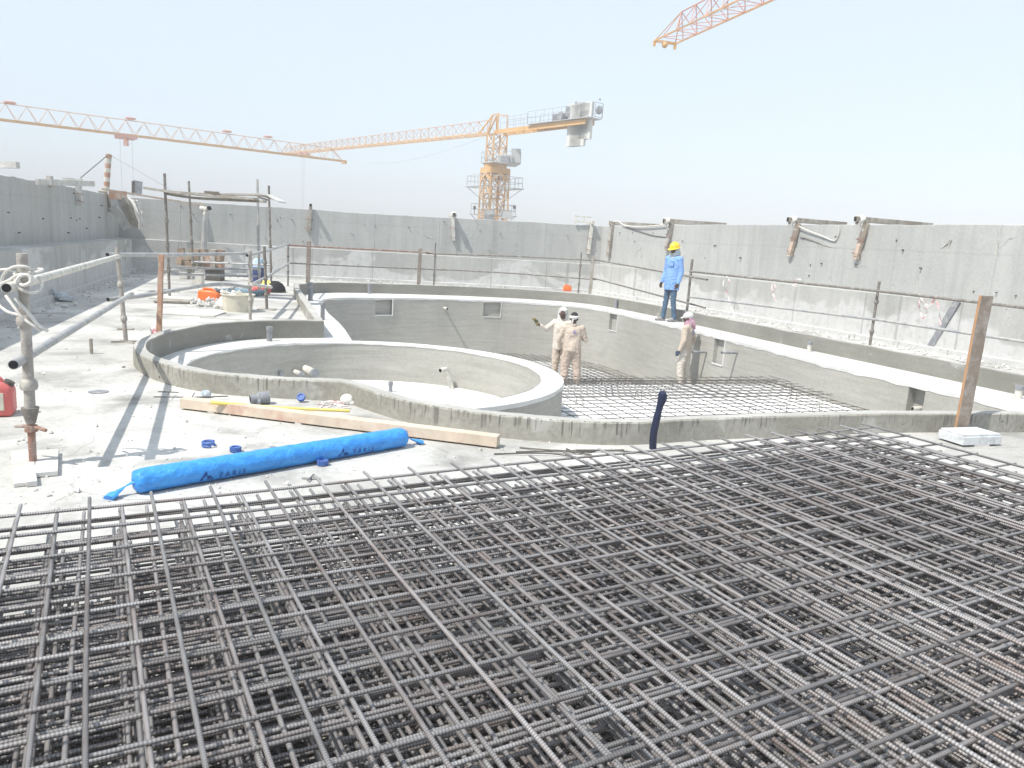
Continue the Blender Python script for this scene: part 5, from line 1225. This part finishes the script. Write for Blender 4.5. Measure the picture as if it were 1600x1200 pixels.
        put('headband', sf.bake('headband', loc, M @ HR, .008, 1, .003, .03), m_white)
    if head == 'cap':
        b = Blob(); b.sph((0, -.015, .06), (.096, .115, .085), 18, 14); b.cap2((-.05, .10, .035), .014, (.05, .10, .035), .014, sq=.5); b.cap2((-.045, .14, .026), .014, (.045, .14, .026), .014); b.cap2((0, .09, .035), .02, (0, .15, .025), .016); b.cap2((-.03, .09, .035), .014, (-.03, .155, .024), .012); b.cap2((.03, .09, .035), .014, (.03, .155, .024), .012)
        put('cap', b.bake('cap', loc, M @ HR, .008, 1, .002, .05), m_white)
        sf = Blob(); sf.cap2((0, -.03, -.04), .082, (0, -.03, -.12), .085); sf.cap2((0, .01, -.10), .07, (0, .02, -.14), .08); sf.cap2((-.04, .05, -.085), .03, (.04, .05, -.085), .03); sf.cap2((0, -.09, -.02), .04, (.01, -.12, -.16), .045); sf.cap2((0, -.10, -.14), .04, (.02, -.13, -.24), .025)
        put('scarf', sf.bake('scarf', loc, M @ HR, .009, 2, .003, .05), m_scarf2)
    return t
std = dict(shL=(-.185, 0, 1.385), shR=(.185, 0, 1.385), hipL=(-.085, 0, .90), hipR=(.085, 0, .90))
def pose(**k): d_ = dict(std); d_.update(k); return d_
p = at(1044, 502, ZB); person('man in yellow helmet, long pale blue shirt and jeans on the pool ledge', p, (-.82, -.52), 1.74,
    pose(elL=(-.235, -.03, 1.11), wrL=(-.235, .04, .87), elR=(.235, -.01, 1.11), wrR=(.225, .09, .87), knL=(-.10, .01, .49), knR=(.10, .03, .49), anL=(-.11, -.06, .085), anR=(.12, .06, .085), toL=(-.12, .11, .03), toR=(.15, .23, .03), legw=(-.010, 0, 0)),
    m_sky, m_jean, m_shoe, 'helmet', emblem='pocket', long_shirt=.20, tilt=R(-12), turn=R(4))
p = at(889, 608, ZF); person('man seen from behind in beige clothes with white headband and violet back print', p, (.10, 1), 1.70,
    pose(shL=(-.19, 0, 1.37), shR=(.19, 0, 1.385), elL=(-.30, .02, 1.12), wrL=(-.285, .10, .88), elR=(.285, .04, 1.13), wrR=(.18, .25, 1.16), hdR=(-.4, .8, .3), upR=(.6, .3, .5), sdR=(0, .2, 1), knL=(-.13, .03, .48), knR=(.14, .03, .48), anL=(-.15, -.02, .085), anR=(.17, -.02, .085), toL=(-.17, .14, .03), toR=(.2, .14, .03), legw=(.018, 0, 0)),
    m_bei, m_pink, m_shoe, 'band', emblem='round', long_shirt=.03, stout=1.10)
p = at(872, 602, ZF); person('man in white head wrap facing the camera, raising one yellow glove', p, (-.38, -1), 1.76,
    pose(elR=(.34, .12, 1.23), wrR=(.50, .28, 1.36), hdR=(.35, .45, .85), upR=(-.2, -1, .3), sdR=(-1, .1, .2), elL=(-.25, 0, 1.12), wrL=(-.22, .10, .9), knL=(-.10, .02, .49), knR=(.10, .02, .49), anL=(-.11, -.02, .085), anR=(.11, -.02, .085), toL=(-.13, .14, .03), toR=(.13, .14, .03), legw=(.008, 0, 0)),
    m_bei2, m_bei, m_shoe, 'wrap', glove=(m_gloy, 'R'), emblem='pocket', long_shirt=.10, sleeve=.62, turn=R(10))
p = at(1065, 606, -1.215); person('man in white cap, purple scarf and dark gloves standing below the ledge', p, (-.80, .42), 1.52,
    pose(elL=(-.235, -.02, 1.12), wrL=(-.25, .07, .89), elR=(.28, -.10, 1.12), wrR=(.26, .01, .92), knL=(-.09, .05, .48), knR=(.10, -.02, .48), anL=(-.10, .02, .085), anR=(.12, -.10, .085), toL=(-.11, .18, .03), toR=(.15, .06, .03), legw=(.010, 0, 0)),
    m_bei, m_bei2, m_shoe, 'cap', glove=(m_glove, 'LR'), emblem='rows', long_shirt=.02, turn=R(12), tilt=R(-10))

# ------------------------------------------------------------------ tower cranes
def lattice(mb, p0, p1, w_, h_, panel, r, up=V((0, 0, 1)), top=True, taper=1.0):
    p0, p1 = V(p0), V(p1); d_ = (p1 - p0); L_ = d_.length; d_.normalize(); s_ = d_.cross(up).normalized(); n = int(L_ / panel)
    def A(i): return p0 + d_ * (L_ * i / n) + s_ * w_ / 2
    def B(i): return p0 + d_ * (L_ * i / n) - s_ * w_ / 2
    def C(i): return p0 + d_ * (L_ * (i + .5) / n) + up * h_ * (taper + (1 - taper) * (1 - i / n))
    mb.tube(A(0), A(n), r * 1.6, 5); mb.tube(B(0), B(n), r * 1.6, 5); mb.tube(C(0), C(n - 1), r * 1.5, 5)
    for i in range(n):
        for X in (A, B): mb.tube(X(i), C(i), r, 4); mb.tube(C(i), X(i + 1), r, 4)
        mb.tube(A(i), B(i), r * .8, 4); mb.tube(A(i), B(i + 1), r * .8, 4)
    mb.tube(A(n), B(n), r, 4)
def mast(mb, c, z0, z1, w_, seg, r, rb):
    c = V((c[0], c[1], 0)); cs = [V((sx * w_ / 2, sy * w_ / 2, 0)) for sx, sy in ((-1, -1), (1, -1), (1, 1), (-1, 1))]
    rot = Matrix.Rotation(R(30), 3, 'Z'); cs = [rot @ q_ for q_ in cs]
    for q_ in cs: mb.beam(c + q_ + V((0, 0, z0)), c + q_ + V((0, 0, z1)), r * 2, r * 2)
    z = z0
    while z < z1 - .1:
        zn = min(z + seg, z1)
        for k in range(4):
            a, b_ = cs[k], cs[(k + 1) % 4]
            mb.tube(c + a + V((0, 0, z)), c + b_ + V((0, 0, z)), rb, 4); mb.tube(c + a + V((0, 0, z)), c + b_ + V((0, 0, zn)), rb, 4); mb.tube(c + b_ + V((0, 0, z)), c + a + V((0, 0, zn)), rb, 4)
        z = zn
def railing(mb, pts, h_, r=.03, step=1.0):
    pts = [V(p_) for p_ in pts]
    for a, b_ in zip(pts, pts[1:]):
        for hh in (h_ * .5, h_): mb.tube(a + V((0, 0, hh)), b_ + V((0, 0, hh)), r, 4)
        n = max(1, int((b_ - a).length / step))
        for i in range(n + 1): q_ = a.lerp(b_, i / n); mb.tube(q_, q_ + V((0, 0, h_)), r, 4)
ZA = 12.2; root = at(777, 208, ZA); tip = at(443, 241, ZA); jd = (tip - root).normalized(); js = V((jd.y, -jd.x, 0)); up = V((0, 0, 1))
ca_ = Thing('tower_crane', 'orange tower crane with its mast rising behind the far wall', 'tower crane', (root.x, root.y, -38), 'tower cranes')
def zpx(py, Y=root.y, px=777): return D(px, py, Y).z
mb = MB(); mast(mb, root, -38, zpx(262), 1.6, 1.75, .085, .04); ca_.part('mast', mb, m_crane)
mb = MB(); mast(mb, root, zpx(372), zpx(268), 2.15, 2.2, .085, .04); zt = zpx(262)
for q_ in ((-1, -1), (1, -1), (1, 1), (-1, 1)):
    pass
rot30 = Matrix.Rotation(R(30), 3, 'Z')
for k in range(4):
    a = rot30 @ V(((-1, 1, 1, -1)[k] * 1.07, (-1, -1, 1, 1)[k] * 1.07, 0)); b_ = rot30 @ V(((1, 1, -1, -1)[k] * 1.07, (-1, 1, 1, -1)[k] * 1.07, 0)); c_ = root.copy(); c_.z = zpx(266) - .1
    mb.beam(c_ + a, c_ + b_, .16, .55); mb.beam(c_ + a * .98 - V((0, 0, 1.0)), c_ + b_ * .55 + a * .45 - V((0, 0, .2)), .14, .3); mb.beam(c_ + b_ * .98 - V((0, 0, 1.0)), c_ + a * .55 + b_ * .45 - V((0, 0, .2)), .14, .3)
ca_.part('climbing_cage', mb, m_crane)
for py, w_ in ((294, 4.2), (337, 3.4)):
    z_ = zpx(py); c_ = V((root.x, root.y, z_)); cr = [c_ + rot30 @ V((sx * w_ / 2, sy * w_ / 2, 0)) for sx, sy in ((-1, -1), (1, -1), (1, 1), (-1, 1), (-1, -1))]
    mb = MB()
    for a, b_ in zip(cr, cr[1:]): mb.beam(a, b_, .5, .06)
    railing(mb, cr, 1.1, .022, .8)
    for q_ in cr[:4]: mb.tube(q_, c_ + (q_ - c_) * .45 - V((0, 0, 1.2)), .035, 4)
    pf = ca_.part('platform', mb, m_cgrey)
    if py == 337:
        for k, q_ in enumerate((D(741, 334, root.y - 1), D(803, 333, root.y - 1))):
            mb = MB(); mb.tube(q_, q_ + V((0, 0, .45)), .03, 4); mb.box(q_ + V((0, 0, .6)), (.28, .15, .32), rx=.3); ca_.part('floodlight', mb, m_wire)
        for x, s_ in ((765, (1, .8, .9)), (792, (1.1, .8, .7))): ca_.part('cabinet', MB().box(D(x, 336, root.y - 1.4), s_), m_cgrey)
z_ = zpx(256); c_ = V((root.x, root.y, z_)); mb = MB(); fx = [D(752, 257, root.y), D(770, 260, root.y - 2), D(813, 258, root.y - 1.4), D(806, 253, root.y + 1.6), D(760, 253, root.y + 1.8)]
fx = [V((q_.x, q_.y, z_)) for q_ in fx]; mb.prism([(q_.x, q_.y) for q_ in fx], z_ - .05, z_ + .08); railing(mb, fx + [fx[0]], 1.1, .022, .8); ca_.part('slewing_platform', mb, m_cgrey)
ca_.part('slewing_ring', MB().tube(c_ - V((0, 0, .5)), c_ + V((0, 0, .12)), 1.15, 16), m_crane)
mb = MB(); mb.box(D(806, 244, root.y - 1.2), (.95, .9, 1.35)); mb.box(D(796, 250, root.y - 1.5), (.6, .8, .9)); ca_.part('electrical_cabinet', mb, m_cgrey, bevel=.01)
cb = ca_.part('cab', MB().box(D(787, 249, root.y - 1.8), (1.05, .9, .85)), m_cgrey, bevel=.06); ca_.part('window', MB().box(D(788, 248, root.y - 2.27), (.7, .03, .5)), m_pvc, parent=cb)
ca_.part('winch_motor', MB().tube(D(765, 250, root.y - 1.2), D(769, 250, root.y - 1.2), .3, 10), m_cgrey)
mb = MB(); mast(mb, root, z_ + .1, ZA, 1.5, 1.45, .085, .045); ca_.part('tower_head', mb, m_crane)
ap = root + V((0, 0, 1.75)); mb = MB()
for s_ in (-1, 1):
    mb.beam(root + js * s_ * .6 - jd * .75, root + js * s_ * .6 - jd * .75 + V((0, 0, 1.75)), .14, .14); mb.beam(root + js * s_ * .6 + jd * .75, ap + jd * .55 + js * s_ * .25, .14, .14); mb.beam(root + js * s_ * .6 + jd * 2.2, ap + jd * .55 + js * s_ * .25, .12, .12); mb.beam(root + js * s_ * .6 - jd * .75 + V((0, 0, 1.75)), ap + jd * .55 + js * s_ * .25, .1, .1)
ca_.part('apex_frame', mb, m_crane)
mb = MB(); lattice(mb, root + jd * .8, tip, 1.15, 1.35, 1.45, .032, taper=.75); jb = ca_.part('jib', mb, m_crane2)
mb = MB()
for s_ in (-1, 1): mb.beam(root + js * s_ * .58 + jd * .8, tip + js * s_ * .58, .11, .13)
ca_.part('jib_chord', mb, m_crane, parent=jb)
cj = root - jd * 12.6 + V((0, 0, .15)); mb = MB()
for s_ in (-1, 1):
    mb.beam(root - jd * .3 + js * s_ * .55, cj + js * s_ * .55, .16, .42)
for k in range(9): q_ = root.lerp(cj, (k + .5) / 9); mb.beam(q_ + js * .55, q_ - js * .55, .1, .15)
cjo = ca_.part('counter_jib', mb, m_crane)
mb = MB(); a = root.lerp(cj, .42) + V((0, 0, .3)); b_ = cj + V((0, 0, .3)) - jd * .6
mb.beam(a, b_, 1.7, .06); railing(mb, [a + js * .85, b_ + js * .85], 1.15, .022, 1.0); railing(mb, [a - js * .85, b_ - js * .85], 1.15, .022, 1.0); railing(mb, [root - js * .5 + V((0, 0, .3)) - jd, a - js * .8], 1.0, .02, .9); railing(mb, [root + js * .5 + V((0, 0, .3)) - jd, a + js * .8], 1.0, .02, .9); ca_.part('walkway', mb, m_cgrey, parent=cjo)
mb = MB()
for k in range(5):
    q_ = cj + jd * (1.9 - k * .36); th = .27
    mb.beam(q_ + js * .0 - V((0, 0, 2.0 + (0 if k < 3 else -.55))), q_ + V((0, 0, 1.75 - .12 * (k % 2))), 1.45, th, up=js)
ca_.part('counterweight', mb, m_cwt, bevel=.01)
mb = MB(); q_ = cj + jd * 3.3 + V((0, 0, .75)); mb.tube(q_ + js * .5, q_ - js * .5, .34, 12); mb.box(q_ + jd * 1.0 - V((0, 0, .05)), (.7, .7, .6)); mb.box(q_ - jd * .55 + V((0, 0, .3)), (.5, .7, .9)); mb.beam(q_ + V((0, 0, .2)), cj + jd * 1.8 + V((0, 0, 1.9)), .08, .08); ca_.part('hoist_winch', mb, m_pvc)
mb = MB(); q_ = cj - jd * 1.0 + V((0, 0, .35)); mb.ring_path([q_ + js * .5 + V((0, 0, 0)), q_ - js * .5, q_ - js * .5 + V((0, 0, 1.2)), q_ + js * .5 + V((0, 0, 1.2)), q_ + js * .5], .035, 4); mb.sph(q_ + V((0, 0, .6)), (.32, .1, .38), 8, 6); mb.sph(q_ + V((0, 0, 1.5)), .1, 6, 5); ca_.part('end_basket', mb, m_pvc)
tr = root + jd * ((at(474, 238, ZA) - root).length); mb = MB(); mb.box(tr - V((0, 0, .25)), (1.5, 1.3, .35)); ca_.part('trolley', mb, m_crane3)
mb = MB()
for s_ in (-.3, .3): mb.tube(tr + jd * s_, tr + jd * s_ + V((0, 0, -26)), .02, 4)
ca_.part('hoist_rope', mb, m_cgrey)
mb = MB(); mb.ring_path(catmull([root + jd * 2 - V((0, 0, .3)), root + jd * 10 - V((0, 0, 1.5)), root + jd * 18 - V((0, 0, 2.2)), root + jd * 24 - V((0, 0, 2.1))], 5), .014, 4); ca_.part('slack_cable', mb, m_cgrey)
# crane B, jib crossing the left of the picture
ZBj = 9.6; q0 = at(0, 187, ZBj); q1 = at(538, 252, ZBj); bd = (q1 - q0).normalized(); bs = V((bd.y, -bd.x, 0)); bb0 = q0 - bd * 30
cbn = Thing('tower_crane', 'pale orange tower crane whose long jib reaches in from the left photo edge', 'tower crane', (bb0.x, bb0.y, -38), 'tower cranes')
mb = MB(); lattice(mb, bb0, q1 - bd * .9, 1.2, 1.62, 1.62, .030, taper=.8); jb = cbn.part('jib', mb, m_crane2)
mb = MB()
for s_ in (-1, 1): mb.beam(bb0 + bs * s_ * .6, q1 + bs * s_ * .6, .12, .13)
mb.beam(q1 - bs * .6, q1 + bs * .6, .12, .12); mb.beam(q1 - bd * .2, q1 - bd * 1.7 + V((0, 0, 1.35)), .07, .07); mb.box(q1 - V((0, 0, .15)), (.5, .4, .3)); cbn.part('jib_chord', mb, m_crane, parent=jb)
mb = MB(); mast(mb, bb0, -38, ZBj, 1.75, 2.5, .085, .05); cbn.part('mast', mb, m_crane)
for px in (17, 205, 356, 420):
    f = at(px, 187 + px * .12, ZBj); f = q0 + bd * (f - q0).dot(bd) + V((0, 0, 1.62)); mb = MB(); mb.sph(f, (.55, .55, .13), 8, 5); cbn.part('joint_plate', mb, m_crane3)
tr = at(196, 211, ZBj); tr = q0 + bd * (tr - q0).dot(bd); mb = MB()
for s_ in (-1, 1): mb.beam(tr - bd * .9 + bs * s_ * .7 - V((0, 0, .22)), tr + bd * .9 + bs * s_ * .7 - V((0, 0, .22)), .1, .35)
mb.beam(tr - V((0, 0, .2)) + bs * .8, tr - V((0, 0, .2)) - bs * .8, .3, .25); mb.box(tr - V((0, 0, .65)), (.35, .35, .8)); cbn.part('trolley', mb, m_crane3)
mb = MB()
for s_ in (-.45, .45): mb.tube(tr + bd * s_ * 1.2 - V((0, 0, .4)), tr + bd * s_ * .9 + V((0, 0, -26)), .018, 4)
cbn.part('hoist_rope', mb, m_cgrey)
# crane C, jib overhead at the upper right
ZC = 13.5; t1 = at(1022, 64, ZC); t2 = at(1056, 68, ZC); e1 = at(1205, 0, ZC); e0 = at(1157, 0, ZC)
mid = (t1 + t2) / 2; em = (e1 + e0) / 2; cd_ = (em - mid).normalized(); wC = min((t2 - t1).length, 1.5)
far_ = mid + cd_ * 34
cc = Thing('tower_crane', 'pink and orange crane jib ending high over the right side of the roof', 'tower crane', (far_.x, far_.y, ZC), 'tower cranes')
cs_ = V((cd_.y, -cd_.x, 0)); mb = MB(); lattice(mb, mid + cd_ * .9, far_, wC, 1.25, 1.5, .028); jb = cc.part('jib', mb, m_crane3)
mb = MB()
for s_ in (-1, 1):
    mb.beam(mid + cs_ * s_ * wC / 2, far_ + cs_ * s_ * wC / 2, .07, .08)
    mb.tube(mid + cs_ * s_ * wC / 2, mid + cd_ * 1.6 + V((0, 0, 1.25)), .03, 4)
    mb.box(mid + cs_ * s_ * wC * .5 - V((0, 0, .15)), (.15, .15, .3))
mb.beam(mid - cs_ * wC / 2, mid + cs_ * wC / 2, .12, .14); mb.sph(mid - V((0, 0, .15)), .18, 8, 6); cc.part('jib_chord', mb, m_crane, parent=jb)
mb = MB(); mb.ring_path([mid + cd_ * 3 + cs_ * 1 - V((0, 0, .1)), mid + cd_ * 12 + cs_ * 1.6 - V((0, 0, .8)), mid + cd_ * 30 + cs_ * 1 - V((0, 0, .2))], .018, 4); cc.part('slack_cable', mb, m_cgrey)
mb = MB(); mast(mb, far_, -38, ZC, 1.75, 2.5, .085, .05); cc.part('mast', mb, m_crane)
# ------------------------------------------------------------------ bright dusty air between here and the cranes
hm = bpy.data.materials.new('haze_air'); hm.use_nodes = True; ht = hm.node_tree; ht.nodes.clear()
ho = ht.nodes.new('ShaderNodeOutputMaterial'); hv = ht.nodes.new('ShaderNodeVolumePrincipled')
hv.inputs['Color'].default_value = (1, 1, 1, 1); hv.inputs['Density'].default_value = .004; hv.inputs['Anisotropy'].default_value = -.25
ht.links.new(hv.outputs[0], ho.inputs['Volume'])
hb = MB(); hb.box((0, 0, -8.5), (5200, 5200, 61))
single('haze', hb, hm, 'bright dusty haze filling the air over the roof and round the cranes', 'haze', (0, 0, -8.5), kind='stuff', smooth=0)
